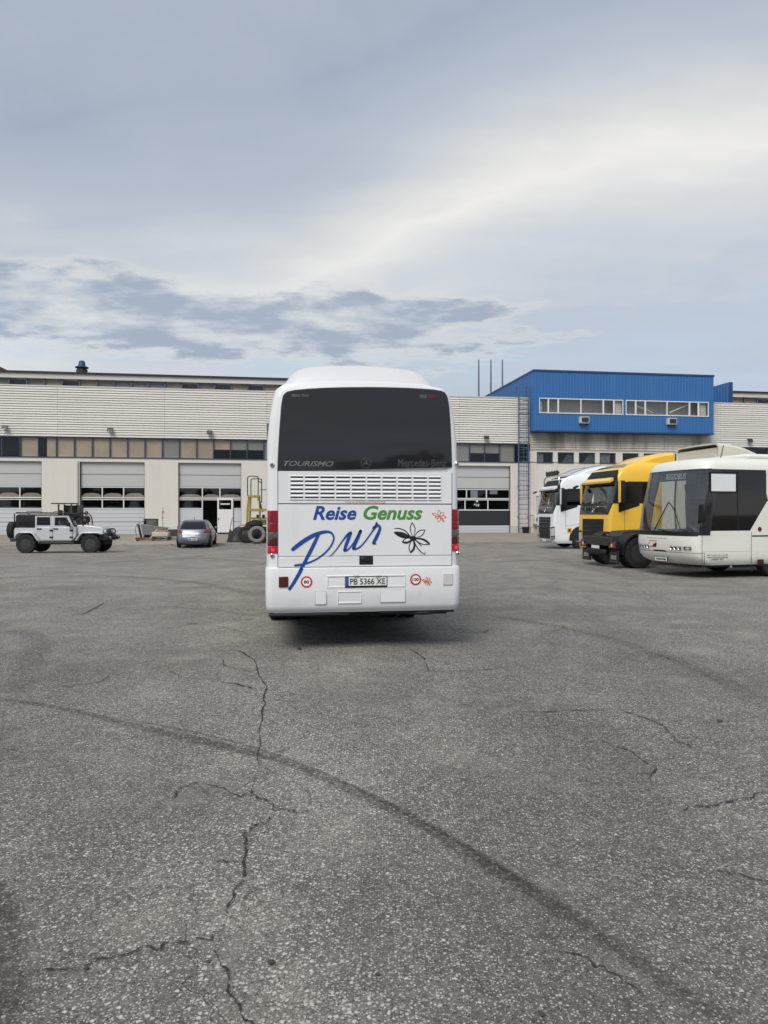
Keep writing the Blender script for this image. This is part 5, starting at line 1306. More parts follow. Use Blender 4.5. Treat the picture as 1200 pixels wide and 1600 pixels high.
    sp.build('roof_spoiler', paint, n, smooth=50)
    s.patch('roof_window', 'dark_glass', n, (-.55, 3.42), (.55, 3.42), (.5, 3.56), (-.5, 3.56), 8, 2, .006, .02)
    if not simple:
        MB().box(X - 6.1, X - 2.3, -.45, -.33, .72, 1.0).box(X - 6.1, X - 2.3, .33, .45, .72, 1.0).box(X - 6.1, X - 6.0, -.33, .33, .72, 1.0).build('chassis_frame', 'chassis', n)
        MB().box(X - 2.4, X - .4, -1.0, 1.0, .32, .9).build('engine_block', 'underbody', n)
    if lamps:
        pts = [s.pt(s.fy(y, 3.2), 3.2) for y in (-1.05, -.85, -.4, 0, .4, .85, 1.05)]
        bar = [(pts[0].x + .05, -1.08, 2.98), (pts[0].x + .06, -1.06, 3.35), (pts[1].x + .02, -.9, 3.50), (pts[3].x, -.4, 3.54), (pts[3].x, .4, 3.54), (pts[5].x + .02, .9, 3.50), (pts[6].x + .06, 1.06, 3.35), (pts[6].x + .05, 1.08, 2.98)]
        MB().tube(catmull(bar, 4), .035, 8).build('light_bar', 'chrome', n, smooth=True)
        for k in range(5):
            y = -.72 + k * .36
            o = MB().lathe([(0, -.10), (.07, -.10), (.125, -.02), (.13, .02), (0, .02)], (pts[3].x + .02, y, 3.68), 'x', 18, False).build('spot_lamp', 'lamp_black', n, smooth=30)
            MB().disc((pts[3].x + .045, y, 3.68), .11, 'x', 18).build('lens', 'dash_grey', o)
        for sg in (1, -1): MB().tube([(X - 1.0, sg * .9, 3.62), (X - 1.8, sg * .92, 3.93), (X - 2.5, sg * .92, 4.06)], .022, 6).build('roof_rail', 'steel_grey', n)
    if sticker:
        st = MB().box(X - .92, X - .70, 1.2525, 1.2545, .78, 1.02).build('warning_sticker', 'orange_mark', n); MB().box(X - .87, X - .75, 1.255, 1.256, .84, .97).build('sticker_mark', 'letter_black', st)
    return s

# white lorry by the facade
def place(px, d, x_loc, y_loc, ang):                          # root so that local point (x, y) lands on photo column px at depth d
    X = (px - 600) / F * d; c, s_ = math.cos(ang), math.sin(ang); return Vector((X - x_loc * c + y_loc * s_, d - x_loc * s_ - y_loc * c, 0))
aw = math.pi + R(6.5); pw_ = place(874, 36.2, -.35, 1.25, aw); pw_.z = gz(pw_.x, pw_.y)
wt = empty('white_lorry', pw_, aw); wt.scale = (1.05, 1.05, 1.05)
tag(wt, 'white tractor lorry with spot lamps on its roof beside the facade', 'lorry'); lorry(wt, 'truck_white', lamps=True, sticker=True)
ay = math.pi + R(11); py_ = place(965, 26.0, -.34, 1.25, ay)
yt = empty('yellow_lorry', py_, ay); tag(yt, 'bright yellow tractor lorry behind the black lorry tail', 'lorry'); lorry(yt, 'truck_yellow')
MB().box(-.02, -.006, -.62, -.56, 1.86, 1.98).build('front_badge', 'mark_green', yt)

# ================================================================== CREAM TRACTOR seen from its tail
ac = R(11); ct = empty('tractor_unit', (7.03, 23.9, 0), ac)
tag(ct, 'cream tractor lorry seen from its black tail with red lamps and mudflaps', 'lorry')
m = MB()
for s_ in (-1, 1): MB().box(.05, 5.6, s_ * .45 - .05, s_ * .45 + .05, .72, 1.0).build('frame_rail', 'chassis', ct)
MB().box(0, .10, -.95, .95, .70, .98).build('rear_crossmember', 'chassis', ct, bevel=.02)
MB().box(-.06, .06, -.62, .62, .40, .58).build('underrun_bar', 'black_plastic', ct, bevel=.05)
MB().box(-.065, -.058, -.28, .24, .60, .70).build('number_plate', 'plate_white', ct)
MB().prism([(.55, .98), (.75, 1.16), (1.5, 1.20), (1.8, 1.0)], 'y', -.42, .42).build('fifth_wheel', 'chassis', ct, bevel=.02)
MB().box(1.9, 3.3, -.4, .4, 1.0, 1.12).build('deck_plate', 'steel_grey', ct, bevel=.01)
for s_ in (-1, 1):
    y0, y1 = sorted((s_ * .62, s_ * 1.25)); cx = .85
    arc = [(cx + math.cos(R(k)) * .62, .52 + math.sin(R(k)) * .60) for k in range(8, 189, 12)]; inn = [(cx + math.cos(R(k)) * .57, .52 + math.sin(R(k)) * .55) for k in range(188, 7, -12)]
    MB().prism(arc + inn, 'y', y0, y1).build('mudguard', 'black_plastic', ct, smooth=40)
    fl_ = MB().box(.10, .13, y0 + .03, y1 - .03, .16, .58).build('mudflap', 'rubber', ct)
    a0, a1 = y0 + .12, y1 - .10
    fr = frame_rect(a0, a1, .20, .50, .022, 0, .004); fr.v = [(.098 - y, x, z) for x, y, z in fr.v]; fr.build('flap_frame', 'grey_emblem', fl_)
    for k in range(4): MB().box(.092, .098, lerp(a0, a1, .12 + .2 * k), lerp(a0, a1, .26 + .2 * k), .28, .42).build('flap_print', 'steel_grey', fl_)
    ly0, ly1 = sorted((s_ * .74, s_ * 1.22))
    lb = MB().box(.02, .16, ly0, ly1, .62, .86).build('lamp_housing', 'black_plastic', ct, bevel=.02)
    MB().box(.0, .03, ly0 + .03, ly1 - .03, .65, .83).build('tail_lamp', 'red_lens', lb, bevel=.015); MB().box(-.006, .0, lerp(ly0, ly1, .42), lerp(ly0, ly1, .60), .68, .78).build('lamp_insert', 'clear_lens', lb)
    for k in (0, 1): wheel(ct, (cx, s_ * (1.07 - .33 * k), .51), .51, .30, 'y', 'chassis', side=s_)
    MB().box(2.2, 3.5, min(s_ * .6, s_ * 1.18), max(s_ * .6, s_ * 1.18), .45, 1.0).build('fuel_tank', 'steel_grey', ct, bevel=.12)
SC = Shell([(r[0], r[1], r[2], -2.2, r[4], r[5]) for r in TP], 5.9)
SC.ring('cab', 'cab_cream', ct, .4, 3.68, zs=[.4, .6, 1.0, 1.75, 2.2, 2.85, 3.1, 3.35, 3.52, 3.62, 3.68], capz=(True, True))
rows_ = [(5.55, 3.52, 1.0), (5.2, 3.74, 1.08), (4.7, 3.91, 1.13), (4.15, 4.02, 1.16), (3.66, 4.06, 1.17)]
def sring(x, z, w_): return [(x, -w_, 3.45), (x, -w_, z - .10), (x, -w_ + .12, z - .01), (x, 0, z + .005), (x, w_ - .12, z - .01), (x, w_, z - .10), (x, w_, 3.45)]
sp = MB(); sp.loft([sring(*r) for r in rows_], closed=False, cap=(False, False)); sp.loft([sring(x, z - .05, w_ - .04) for x, z, w_ in rows_], closed=False, cap=(False, False))
A, B_ = sring(*rows_[-1]), sring(rows_[-1][0], rows_[-1][1] - .05, rows_[-1][2] - .04)
for i in range(len(A) - 1): sp.add([A[i], A[i + 1], B_[i + 1], B_[i]], [(0, 1, 2, 3)])
sp.build('roof_spoiler', 'cab_cream', ct, smooth=50)
MB().box(3.72, 3.76, -1.12, 1.12, 3.3, 3.90).build('spoiler_back', 'cab_cream', ct)
for s_ in (-1, 1): MB().box(3.1, 3.69, min(s_ * 1.15, s_ * 1.20), max(s_ * 1.15, s_ * 1.20), 1.0, 3.44).build('side_deflector', 'cab_cream', ct, bevel=.02)
for s_ in (-1, 1):
    wheel(ct, (4.5, s_ * 1.08, .5), .5, .32, 'y', side=s_)
    SC.patch('door_window', 'dark_glass', ct, *([(SC.sx(5.0, 2.1, 1), 2.1), (SC.sx(4.3, 2.1, 1), 2.1), (SC.sx(4.3, 2.8, 1), 2.8), (SC.sx(5.0, 2.8, 1), 2.8)] if s_ > 0 else [(SC.sx(4.3, 2.1, -1), 2.1), (SC.sx(5.0, 2.1, -1), 2.1), (SC.sx(5.0, 2.8, -1), 2.8), (SC.sx(4.3, 2.8, -1), 2.8)]), ns=4, nz=4, off=.005, th=.02)
SC.patch('windscreen', 'dark_glass', ct, (-.85, 2.1), (.85, 2.1), (.85, 2.85), (-.85, 2.85), 14, 5, .005, .02)
# ================================================================== OFF-ROAD CAR (side view, left)
aj = R(3.0); pj = place(41.5, 32.3, 0, -.78, aj); pj.z = gz(pj.x, pj.y)
jp = empty('offroad_car', pj, aj); jp.scale = (.955, .97, .98); tag(jp, 'silver four door off-road car with black hardtop and roof rack', 'car')
def zx(x, y): return ((x - 247) / 211, (510 - y) / 211)
def arch(cx, cz, r, a0, a1, n=9): return [(cx + math.cos(R(lerp(a0, a1, k / n))) * r, cz + math.sin(R(lerp(a0, a1, k / n))) * r) for k in range(n + 1)]
WB = 2.95
tub = [(-.58, .62), (-.50, .62)] + [(-.46, .62)] + arch(0, .42, .52, 158, 8)[0:] + [(.60, .56), (2.02, .56), (2.12, .62), (2.24, .80), (2.24, 1.20), (2.10, 1.22), (2.10, 1.17), (-.56, 1.17), (-.60, 1.0)]
MB().prism(tub, 'y', -.76, .76).build('tub', 'jeep_silver', jp, bevel=.025)
MB().prism([(2.242, 1.20), (2.242, .86), (2.5, .86), (3.38, .84), (3.46, .90), (3.46, 1.12), (3.36, 1.19), (2.9, 1.26), (2.242, 1.30)], 'y', -.62, .62).build('bonnet', 'jeep_silver', jp, bevel=.04, seg=3)
MB().box(3.462, 3.50, -.56, .56, .72, 1.14).build('grille', 'jeep_silver', jp, bevel=.015)
for k in range(7): MB().box(3.501, 3.505, -.30 + k * .10 - .025, -.30 + k * .10 + .025, .80, 1.08).build('grille_slot', 'underbody', jp)
for s_ in (-1, 1):
    o = MB().lathe([(0, .0), (.10, 0), (.115, -.03), (.115, -.06), (0, -.06)], (3.55, s_ * .44, .98), 'x', 18, False).build('headlamp', 'clear_lens', jp, smooth=30)
    # doors, flares, wheels
    y = s_ * .762; ya, yb = sorted((y, y + s_ * .035))
    for (x0, x1) in ((.40, 1.17), (1.19, 2.09)):
        d_ = MB().prism([(x0, .64 if x0 > .5 else .98), (x0 + .25 if x0 < .5 else x0, .60), (x1, .60), (x1, 1.19), (x0, 1.19)], 'y', ya, yb).build('door', 'jeep_silver', jp, bevel=.02)
        MB().obox((x0 + (.18 if x0 < 1 else .14), y + s_ * .05, 1.12), (.22, .03, .05)).build('handle', 'black_plastic', d_, bevel=.01)
        for zz in (.74, 1.05): MB().obox((x1 - .04, y + s_ * .05, zz), (.15, .04, .07)).build('hinge', 'black_plastic', d_, bevel=.01)
    # upper door frames with glass
    ya, yb = sorted((s_ * .70, s_ * .755))
    def quadframe(o_, i_, name, mt):
        n = len(o_); m = MB(); m.v = [(x, ya, z) for x, z in o_ + i_] + [(x, yb, z) for x, z in o_ + i_]; N = 2 * n
        for k in range(n):
            a, b = k, (k + 1) % n; m.f += [(a, b, n + b, n + a), (N + a, N + n + a, N + n + b, N + b), (a, N + a, N + b, b), (n + a, n + b, N + n + b, N + n + a)]
        return m.build(name, mt, jp)
    quadframe([(.37, 1.17), (1.17, 1.17), (1.17, 1.72), (.37, 1.72)], [(.44, 1.28), (1.07, 1.28), (1.06, 1.66), (.45, 1.66)], 'door_frame', 'jeep_silver')
    quadframe([(1.17, 1.17), (2.16, 1.17), (1.90, 1.72), (1.17, 1.72)], [(1.26, 1.27), (2.00, 1.27), (1.82, 1.65), (1.27, 1.65)], 'door_frame', 'jeep_silver')
    MB().prism([(.44, 1.28), (1.07, 1.28), (1.06, 1.66), (.45, 1.66)], 'y', s_ * .72, s_ * .73).build('door_glass', 'dark_glass', jp)
    MB().prism([(1.26, 1.27), (2.00, 1.27), (1.82, 1.65), (1.27, 1.65)], 'y', s_ * .72, s_ * .73).build('door_glass', 'pane_dark', jp)
    MB().prism([(-.36, 1.30), (.26, 1.30), (.26, 1.46), (-.36, 1.46)], 'y', s_ * .742, s_ * .755).build('quarter_glass', 'dark_glass', jp)
    for cx, inner in ((0, 1), (WB, 0)):
        ou = arch(cx, .42, .62, 175 if cx else 160, 28 if cx else 12, 10); inn = arch(cx, .42, .555, 12 if not cx else 28, 160 if not cx else 175, 10)
        if cx: ou = [(cx - .70, .58), (cx - .50, .86), (cx - .36, .98), (cx + .40, .98), (cx + .56, .90)]; inn = [(cx + .54, .84), (cx + .36, .91), (cx - .32, .91), (cx - .44, .82), (cx - .60, .58)]
        else: ou = [(-.52, .72), (-.44, .92), (-.32, 1.0), (.26, 1.0), (.40, .92), (.62, .58)]; inn = [(.53, .58), (.34, .86), (.24, .93), (-.28, .93), (-.38, .86), (-.46, .72)]
        MB().prism(ou + inn, 'y', min(s_ * .60, s_ * .98), max(s_ * .60, s_ * .98)).build('fender', 'jeep_silver', jp, bevel=.03)
        MB().box(cx - .45, cx + .45, min(s_ * .58, s_ * .60), max(s_ * .58, s_ * .60), .45, .92).build('wheel_well', 'underbody', jp)
        wheel(jp, (cx, s_ * .80, .44), .44, .30, 'y', 'chassis', .55, s_)
    MB().tube([(.55, s_ * .80, .47), (2.2, s_ * .80, .47)], .05, 8).box(.6, 2.15, min(s_ * .70, s_ * .78), max(s_ * .70, s_ * .78), .42, .56).build('side_step', 'black_plastic', jp)
    o = MB().obox((1.98, s_ * .98, 1.33), (.12, .22, .18)).build('mirror', 'black_plastic', jp, bevel=.03); MB().tube([(1.98, s_ * .78, 1.22), (1.98, s_ * .92, 1.26)], .025, 6).build('mirror_arm', 'black_plastic', o)
    # roof rack rails and sloping front stays
    MB().tube([(-.57, s_ * .74, 1.20), (-.58, s_ * .74, 1.80), (-.50, s_ * .74, 1.86), (1.8, s_ * .74, 1.83), (2.30, s_ * .72, 1.81), (2.42, s_ * .70, 1.72), (2.50, s_ * .66, 1.50), (2.52, s_ * .62, 1.27)], .030, 8).build('rack_rail', 'black_plastic', jp, smooth=True)
    MB().tube([(2.0, s_ * .70, 1.80), (2.30, s_ * .60, 1.45), (2.38, s_ * .56, 1.28)], .022, 6).build('rack_stay', 'black_plastic', jp)
    MB().box(3.5, 3.56, min(s_ * .56, s_ * .74), max(s_ * .56, s_ * .74), .86, .93).build('indicator', 'smoke_lens', jp, bevel=.01)
for x in (-.5, -.1, .35, .8, 1.25, 1.7, 2.15): MB().tube([(x, -.74, 1.845), (x, .74, 1.845)], .02, 6).build('rack_bar', 'black_plastic', jp)
MB().tube([(-.15, -.5, 1.86), (-.1, -.5, 1.92), (.5, -.5, 1.92), (.58, -.5, 1.86)], .018, 6).build('rack_hoop', 'black_plastic', jp); MB().tube([(1.1, -.5, 1.86), (1.15, -.5, 1.91), (1.6, -.5, 1.91), (1.68, -.5, 1.86)], .018, 6).build('rack_hoop', 'black_plastic', jp)
MB().prism([(-.56, 1.18), (.36, 1.18), (.36, 1.76), (-.44, 1.79), (-.53, 1.72)], 'y', -.74, .74).build('hardtop', 'black_plastic', jp, bevel=.05, seg=3)
MB().box(.365, 1.93, -.72, .72, 1.725, 1.78).build('roof_panel', 'black_plastic', jp, bevel=.02)
MB().prism([(2.10, 1.26), (2.17, 1.26), (1.95, 1.74), (1.90, 1.74)], 'y', -.70, -.62).prism([(2.10, 1.26), (2.17, 1.26), (1.95, 1.74), (1.90, 1.74)], 'y', .62, .70).prism([(1.92, 1.68), (1.97, 1.68), (1.95, 1.74), (1.90, 1.74)], 'y', -.62, .62).build('windscreen_frame', 'black_plastic', jp)
MB().prism([(2.13, 1.27), (2.15, 1.27), (1.95, 1.68), (1.93, 1.68)], 'y', -.62, .62).build('windscreen', 'pane_dark', jp)
MB().box(.45, 1.9, -.68, .68, .62, .70).build('cabin_floor', 'dash_grey', jp)
for x in (.75, 1.45):
    for y in (-.36, .36): MB().obox((x, y, 1.15), (.14, .46, .75), (0, R(-10), 0)).build('seat', 'seat_grey', jp, bevel=.05)
MB().box(2.0, 2.2, -.66, .66, 1.0, 1.22).build('dashboard', 'dash_grey', jp, bevel=.03)
wheel(jp, (-.93, -.12, 1.05), .40, .29, 'x', 'dark_rim', .55, -1); MB().box(-.82, -.56, -.25, .1, .95, 1.15).build('spare_carrier', 'black_plastic', jp)
MB().prism([(-.76, .54), (-.30, .54), (-.36, .70), (-.78, .70)], 'y', -.80, .80).build('rear_bumper', 'chassis', jp, bevel=.03)
MB().prism([(3.3, .62), (3.55, .56), (3.74, .60), (3.78, .76), (3.5, .84), (3.3, .82)], 'y', -.78, .78).build('front_bumper', 'black_plastic', jp, bevel=.04)
MB().tube([(3.68, -.36, .8), (3.72, -.36, 1.02), (3.66, -.30, 1.10), (3.66, .30, 1.10), (3.72, .36, 1.02), (3.68, .36, .8)], .03, 8).build('bull_bar', 'black_plastic', jp, smooth=True)
MB().tube([(3.70, -.22, .87), (3.70, .22, .87)], .08, 12).build('winch', 'black_gloss', jp)
for y in (-.62, .62):
    o = MB().lathe([(0, .03), (.075, .03), (.085, -.05), (0, -.06)], (3.80, y, .70), 'x', 16, False).build('fog_lamp', 'smoke_lens', jp, smooth=30)
MB().box(-.3, 3.5, -.55, .55, .40, .58).build('underframe', 'underbody', jp)

# ================================================================== GREY HATCHBACK (rear three-quarter)
class Blob:
    def __init__(s, rows): s.r = rows                                # (z, tail x, nose x, half width, roundness)
    def at(s, z):
        r = s.r
        if z <= r[0][0]: return r[0][1:]
        for a, b in zip(r, r[1:]):
            if z <= b[0]: t = (z - a[0]) / (b[0] - a[0]); return tuple(lerp(u, v, t) for u, v in zip(a[1:], b[1:]))
        return r[-1][1:]
    def pt(s, th, z):
        a, b, w_, n = s.at(z); c, sn = math.cos(th), math.sin(th)
        return Vector(((a + b) / 2 + (b - a) / 2 * math.copysign(abs(c) ** (2 / n), c), w_ * math.copysign(abs(sn) ** (2 / n), sn), z))
    def th_y(s, y, z, rear=True):
        a, b, w_, n = s.at(z); sn = min(1, abs(y) / w_) ** (n / 2); t = math.asin(sn); t = math.pi - t if rear else t; return t if y >= 0 else 2 * math.pi - t
    def th_x(s, x, z, sg):
        a, b, w_, n = s.at(z); q = (x - (a + b) / 2) / ((b - a) / 2); t = math.acos(math.copysign(min(1, abs(q)) ** (n / 2), q)); return t if sg > 0 else 2 * math.pi - t
    def patch(s, name, mt, parent, bl, br, tr, tl, ns=8, nz=4, off=.004, th=.01):
        m = MB(); O, I = [], []
        for j in range(nz + 1):
            for i in range(ns + 1):
                a, b = i / ns, j / nz; q = lerp(lerp(bl[0], br[0], a), lerp(tl[0], tr[0], a), b); z = lerp(lerp(bl[1], br[1], a), lerp(tl[1], tr[1], a), b)
                e = 3e-3; n = (s.pt(q + e, z) - s.pt(q - e, z)).cross(s.pt(q, z + e) - s.pt(q, z - e)); n = n.normalized(); p = s.pt(q, z); O.append(p + n * off); I.append(p + n * (off - th))
        m.v = [tuple(p) for p in O + I]; N = (ns + 1) * (nz + 1); W = ns + 1
        for j in range(nz):
            for i in range(ns): a = j * W + i; m.f += [(a, a + 1, a + W + 1, a + W), (N + a, N + a + W, N + a + W + 1, N + a + 1)]
        rim = list(range(W)) + [j * W + ns for j in range(1, nz + 1)] + [nz * W + i for i in range(ns - 1, -1, -1)] + [j * W for j in range(nz - 1, 0, -1)]
        for k in range(len(rim)): a, b = rim[k], rim[(k + 1) % len(rim)]; m.f.append((a, N + a, N + b, b))
        return m.build(name, mt, parent, smooth=50)
acar = R(97.5); pc = place(327, 38.1, -2.0, -.86, acar); pc.z = gz(pc.x, pc.y)
car = empty('hatchback_car', pc, acar); tag(car, 'grey hatchback car seen from behind near the open wicket door', 'car')
slope = math.atan2(gz(pc.x, pc.y + 1.3) - gz(pc.x, pc.y - 1.3), 2.6); car.rotation_euler = (0, -slope, acar)
CB = Blob([(.20, -1.90, 1.95, .80, 5), (.30, -2.02, 2.06, .85, 5), (.45, -2.09, 2.12, .875, 5), (.60, -2.06, 2.10, .88, 5), (.75, -1.98, 1.95, .875, 5), (.86, -1.93, 1.55, .865, 5), (.93, -1.90, 1.15, .85, 5), (1.05, -1.78, .86, .80, 5), (1.20, -1.62, .55, .74, 5), (1.33, -1.46, .25, .68, 5), (1.42, -1.28, -.05, .62, 4.5), (1.455, -1.0, -.35, .52, 4)])
ths = [2 * math.pi * k / 64 for k in range(64)]
MB().loft([[CB.pt(t_, z) for t_ in ths] for z in (.20, .25, .30, .38, .45, .52, .60, .68, .75, .80, .86, .90, .93, 1.0, 1.05, 1.12, 1.20, 1.27, 1.33, 1.38, 1.42, 1.44, 1.455)]).build('body', 'car_grey', car, smooth=45)
CB.patch('rear_window', 'dark_glass', car, (CB.th_y(.70, .99), .99), (CB.th_y(-.70, .99), .99), (CB.th_y(-.55, 1.34), 1.34), (CB.th_y(.55, 1.34), 1.34), 12, 6)
for sg in (1, -1):
    for x0, x1, x2, x3 in ((-1.25, -.45, -.50, -1.15), (-.38, .62, .05, -.42)):
        c = [(CB.th_x(x0, .98, sg), .98), (CB.th_x(x1, .98, sg), .98), (CB.th_x(x2, 1.34, sg), 1.34), (CB.th_x(x3, 1.34, sg), 1.34)]
        CB.patch('side_window', 'dark_glass', car, *(c if sg < 0 else [c[1], c[0], c[3], c[2]]), ns=5, nz=4)
    CB.patch('tail_lamp', 'red_lens', car, *sorted([(CB.th_y(sg * .56, .80), .78), (CB.th_y(sg * .87, .80), .82)], key=lambda q: q[0]), *sorted([(CB.th_y(sg * .60, .93), .95), (CB.th_y(sg * .845, .93), .97)], key=lambda q: -q[0]), ns=5, nz=3, off=.012)
    for x in (-1.25, 1.36):
        cx = [(x + math.cos(R(k)) * .36, .31 + math.sin(R(k)) * .36) for k in range(-10, 191, 16)]
        MB().prism(cx, 'y', sg * .6, sg * .884).build('wheel_arch', 'underbody', car); wheel(car, (x, sg * .79, .31), .31, .20, 'y', 'steel_rim', .66, sg, lugs=False)
    MB().obox((.62, sg * .97, .98), (.12, .18, .12)).build('mirror', 'car_grey', car, bevel=.03)
    for x in (-.42, .70): CB.patch('door_seam', 'seam', car, *[(q, z) for q, z in (sorted([(CB.th_x(x, .6, sg), .35), (CB.th_x(x + .012, .6, sg), .35)]) + sorted([(CB.th_x(x, .9, sg), .93), (CB.th_x(x + .012, .9, sg), .93)], reverse=True))], ns=1, nz=3, off=.003)
CB.patch('bumper_line', 'seam', car, (CB.th_y(.84, .56), .555), (CB.th_y(-.84, .56), .555), (CB.th_y(-.84, .56), .57), (CB.th_y(.84, .56), .57), 12, 1, .004)
CB.patch('tailgate_step', 'car_grey', car, (CB.th_y(.52, .74), .70), (CB.th_y(-.52, .74), .70), (CB.th_y(-.52, .74), .745), (CB.th_y(.52, .74), .745), 12, 2, .035, .04)
CB.patch('tailgate_step', 'chrome', car, (CB.th_y(.5, .74), .762), (CB.th_y(-.5, .74), .762), (CB.th_y(-.5, .74), .775), (CB.th_y(.5, .74), .775), 12, 1, .02, .02)
CB.patch('rear_spoiler', 'car_grey', car, (CB.th_y(.56, 1.36), 1.35), (CB.th_y(-.56, 1.36), 1.35), (CB.th_y(-.5, 1.42), 1.42), (CB.th_y(.5, 1.42), 1.42), 10, 2, .05, .05)
pl = MB().box(-2.105, -2.09, -.26, .26, .42, .53).build('number_plate', 'plate_white', car); MB().box(-2.108, -2.105, .22, .258, .422, .528).build('plate_band', 'plate_blue', pl)
dashes(pl, (-2.106, 0, .475), (0, -1, 0), (0, 0, 1), -.19, .23, -.035, .035, 7, 'letter_black', 5)
MB().box(-1.9, 1.9, -.7, .7, .17, .22).build('underbody', 'underbody', car); MB().tube([(-1.1, 0, 1.45), (-1.25, 0, 1.62)], .012, 5).build('aerial', 'black_plastic', car)
MB().obox((-1.78, .15, 1.02), (.02, .5, .02)).build('rear_wiper', 'black_plastic', car)

# ================================================================== PERSON between the car and the doors
pp = gpt(131, 840); d_ = 44.5; X = (135 - 600) / F * d_; zf = gz(X, d_) + .02
per = empty('person', (X, d_, zf), R(-115)); tag(per, 'person in dark clothes standing behind the silver off-road car', 'person')
def skin(name, verts, edges, rads, mt, parent, root=0, sub=2):
    me = bpy.data.meshes.new(name); me.from_pydata(verts, edges, []); me.materials.append(M[mt]); o = link(name, me, parent)
    o.modifiers.new('skin', 'SKIN'); 
    for i, r_ in enumerate(rads): me.skin_vertices[0].data[i].radius = (r_, r_) if not isinstance(r_, tuple) else r_
    for i in range(len(verts)): me.skin_vertices[0].data[i].use_root = (i == root)
    sb = o.modifiers.new('sub', 'SUBSURF'); sb.levels = sub; sb.render_levels = sub
    return o
V = [(0, 0, .96), (0, 0, 1.12), (0, 0, 1.30), (-.01, 0, 1.43), (.0, 0, 1.50), (.01, 0, 1.58), (.03, 0, 1.66), (.02, 0, 1.74)]; Rr = [(.15, .11), (.145, .105), (.165, .115), (.12, .09), .055, .075, .098, .07]
E = [(0, 1), (1, 2), (2, 3), (3, 4), (4, 5), (5, 6), (6, 7)]
def add(par, p, r_): V.append(p); Rr.append(r_); E.append((par, len(V) - 1)); return len(V) - 1
hands = []
for s_ in (1, -1):
    a = add(0, (0, s_ * .10, .90), .09); a = add(a, (.02, s_ * .11, .50), .062); a = add(a, (-.02, s_ * .11, .10), .042); a = add(a, (.0, s_ * .115, .05), .04); a = add(a, (.16, s_ * .13, .03), .03)
    b = add(3, (0, s_ * .19, 1.42), .065); b = add(b, (-.02, s_ * .24, 1.16), .047); b = add(b, (.20, s_ * .17, 1.22), .038); b = add(b, (.25, s_ * .15, 1.25), .028)
    for k in range(4):
        c = add(b, (.30, s_ * (.165 - .022 * k), 1.27 - .006 * k), .010); c = add(c, (.335 - .004 * abs(k - 1.5), s_ * (.160 - .022 * k), 1.262), .009); add(c, (.345, s_ * (.155 - .022 * k), 1.235), .008)
    c = add(b, (.27, s_ * .115, 1.28), .011); add(c, (.30, s_ * .10, 1.285), .009)
skin('body', V, E, Rr, 'skin', per)
skin('jacket', [(0, 0, .90), (0, 0, 1.12), (0, 0, 1.30), (-.01, 0, 1.43), (0, 0, 1.50), (0, .20, 1.43), (-.02, .25, 1.16), (.22, .165, 1.235), (0, -.20, 1.43), (-.02, -.25, 1.16), (.22, -.165, 1.235)], [(0, 1), (1, 2), (2, 3), (3, 4), (3, 5), (5, 6), (6, 7), (3, 8), (8, 9), (9, 10)], [(.18, .14), (.175, .135), (.195, .14), (.14, .11), .075, .085, .065, .052, .085, .065, .052], 'cloth_black', per)
skin('trousers', [(0, 0, .97), (0, .10, .88), (.02, .11, .50), (-.02, .11, .10), (0, -.10, .88), (.02, -.11, .50), (-.02, -.11, .10)], [(0, 1), (1, 2), (2, 3), (0, 4), (4, 5), (5, 6)], [(.165, .125), .105, .08, .065, .105, .08, .065], 'cloth_denim', per)
for s_ in (1, -1): MB().prism([(-.08, 0), (.20, 0), (.21, .05), (.10, .09), (0, .13), (-.08, .12)], 'y', s_ * .115 - .045, s_ * .115 + .045).build('shoe', 'cloth_black', per, bevel=.02)
bm = bmesh.new(); bmesh.ops.create_uvsphere(bm, u_segments=16, v_segments=12, radius=.112)
for v in bm.verts: v.co.z = v.co.z * 1.06 if v.co.z > 0 else v.co.z; 
bmesh.ops.delete(bm, geom=[v for v in bm.verts if v.co.x > .045 and v.co.z < .055 or v.co.z < -.06], context='VERTS')
me = bpy.data.meshes.new('hair'); bm.to_mesh(me); bm.free(); me.materials.append(M['hair']); link('hair', me, per, (.005, 0, 1.685))
MB().obox((.125, 0, 1.665), (.04, .025, .05)).build('nose', 'skin', per, bevel=.01)
for s_ in (1, -1):
    MB().obox((.112, s_ * .035, 1.69), (.02, .025, .012)).build('eye', 'hair', per); MB().obox((.02, s_ * .10, 1.67), (.045, .02, .06)).build('ear', 'skin', per, bevel=.008)
MB().obox((.118, 0, 1.625), (.02, .05, .012)).build('mouth', 'faded_pink', per)

# ================================================================== FORKLIFT half hidden behind the off-road car
d_ = 44.5; X = (104 - 600) / F * d_; fk = empty('forklift', (X, d_, gz(X, d_) + .02), R(4)); tag(fk, 'dark forklift with flat overhead guard behind the off-road car', 'forklift')
MB().box(-.74, .56, -.55, .55, 2.22, 2.29).build('overhead_guard', 'dark_steel', fk, bevel=.02)
for x, y in ((-.30, -.48), (-.30, .48), (.46, -.48), (.46, .48)): MB().box(x - .04, x + .04, y - .04, y + .04, 1.0, 2.20).build('guard_post', 'dark_steel', fk)
MB().prism([(-1.1, .35), (.7, .35), (.7, .9), (-.2, .95), (-.3, 1.15), (-1.05, 1.15), (-1.15, .8)], 'y', -.52, .52).build('body', 'yellow_paint', fk, bevel=.05)
MB().box(-.40, .0, -.3, .3, 1.15, 1.25).box(-.42, -.32, -.3, .3, 1.25, 1.85).build('seat', 'black_plastic', fk, bevel=.04)
MB().box(-.30, .44, .40, .46, 1.2, 2.15).build('cab_screen', 'dark_steel', fk); MB().box(-.05, .12, .385, .40, 1.3, 2.1).build('screen_panel', 'interior_grey', fk)
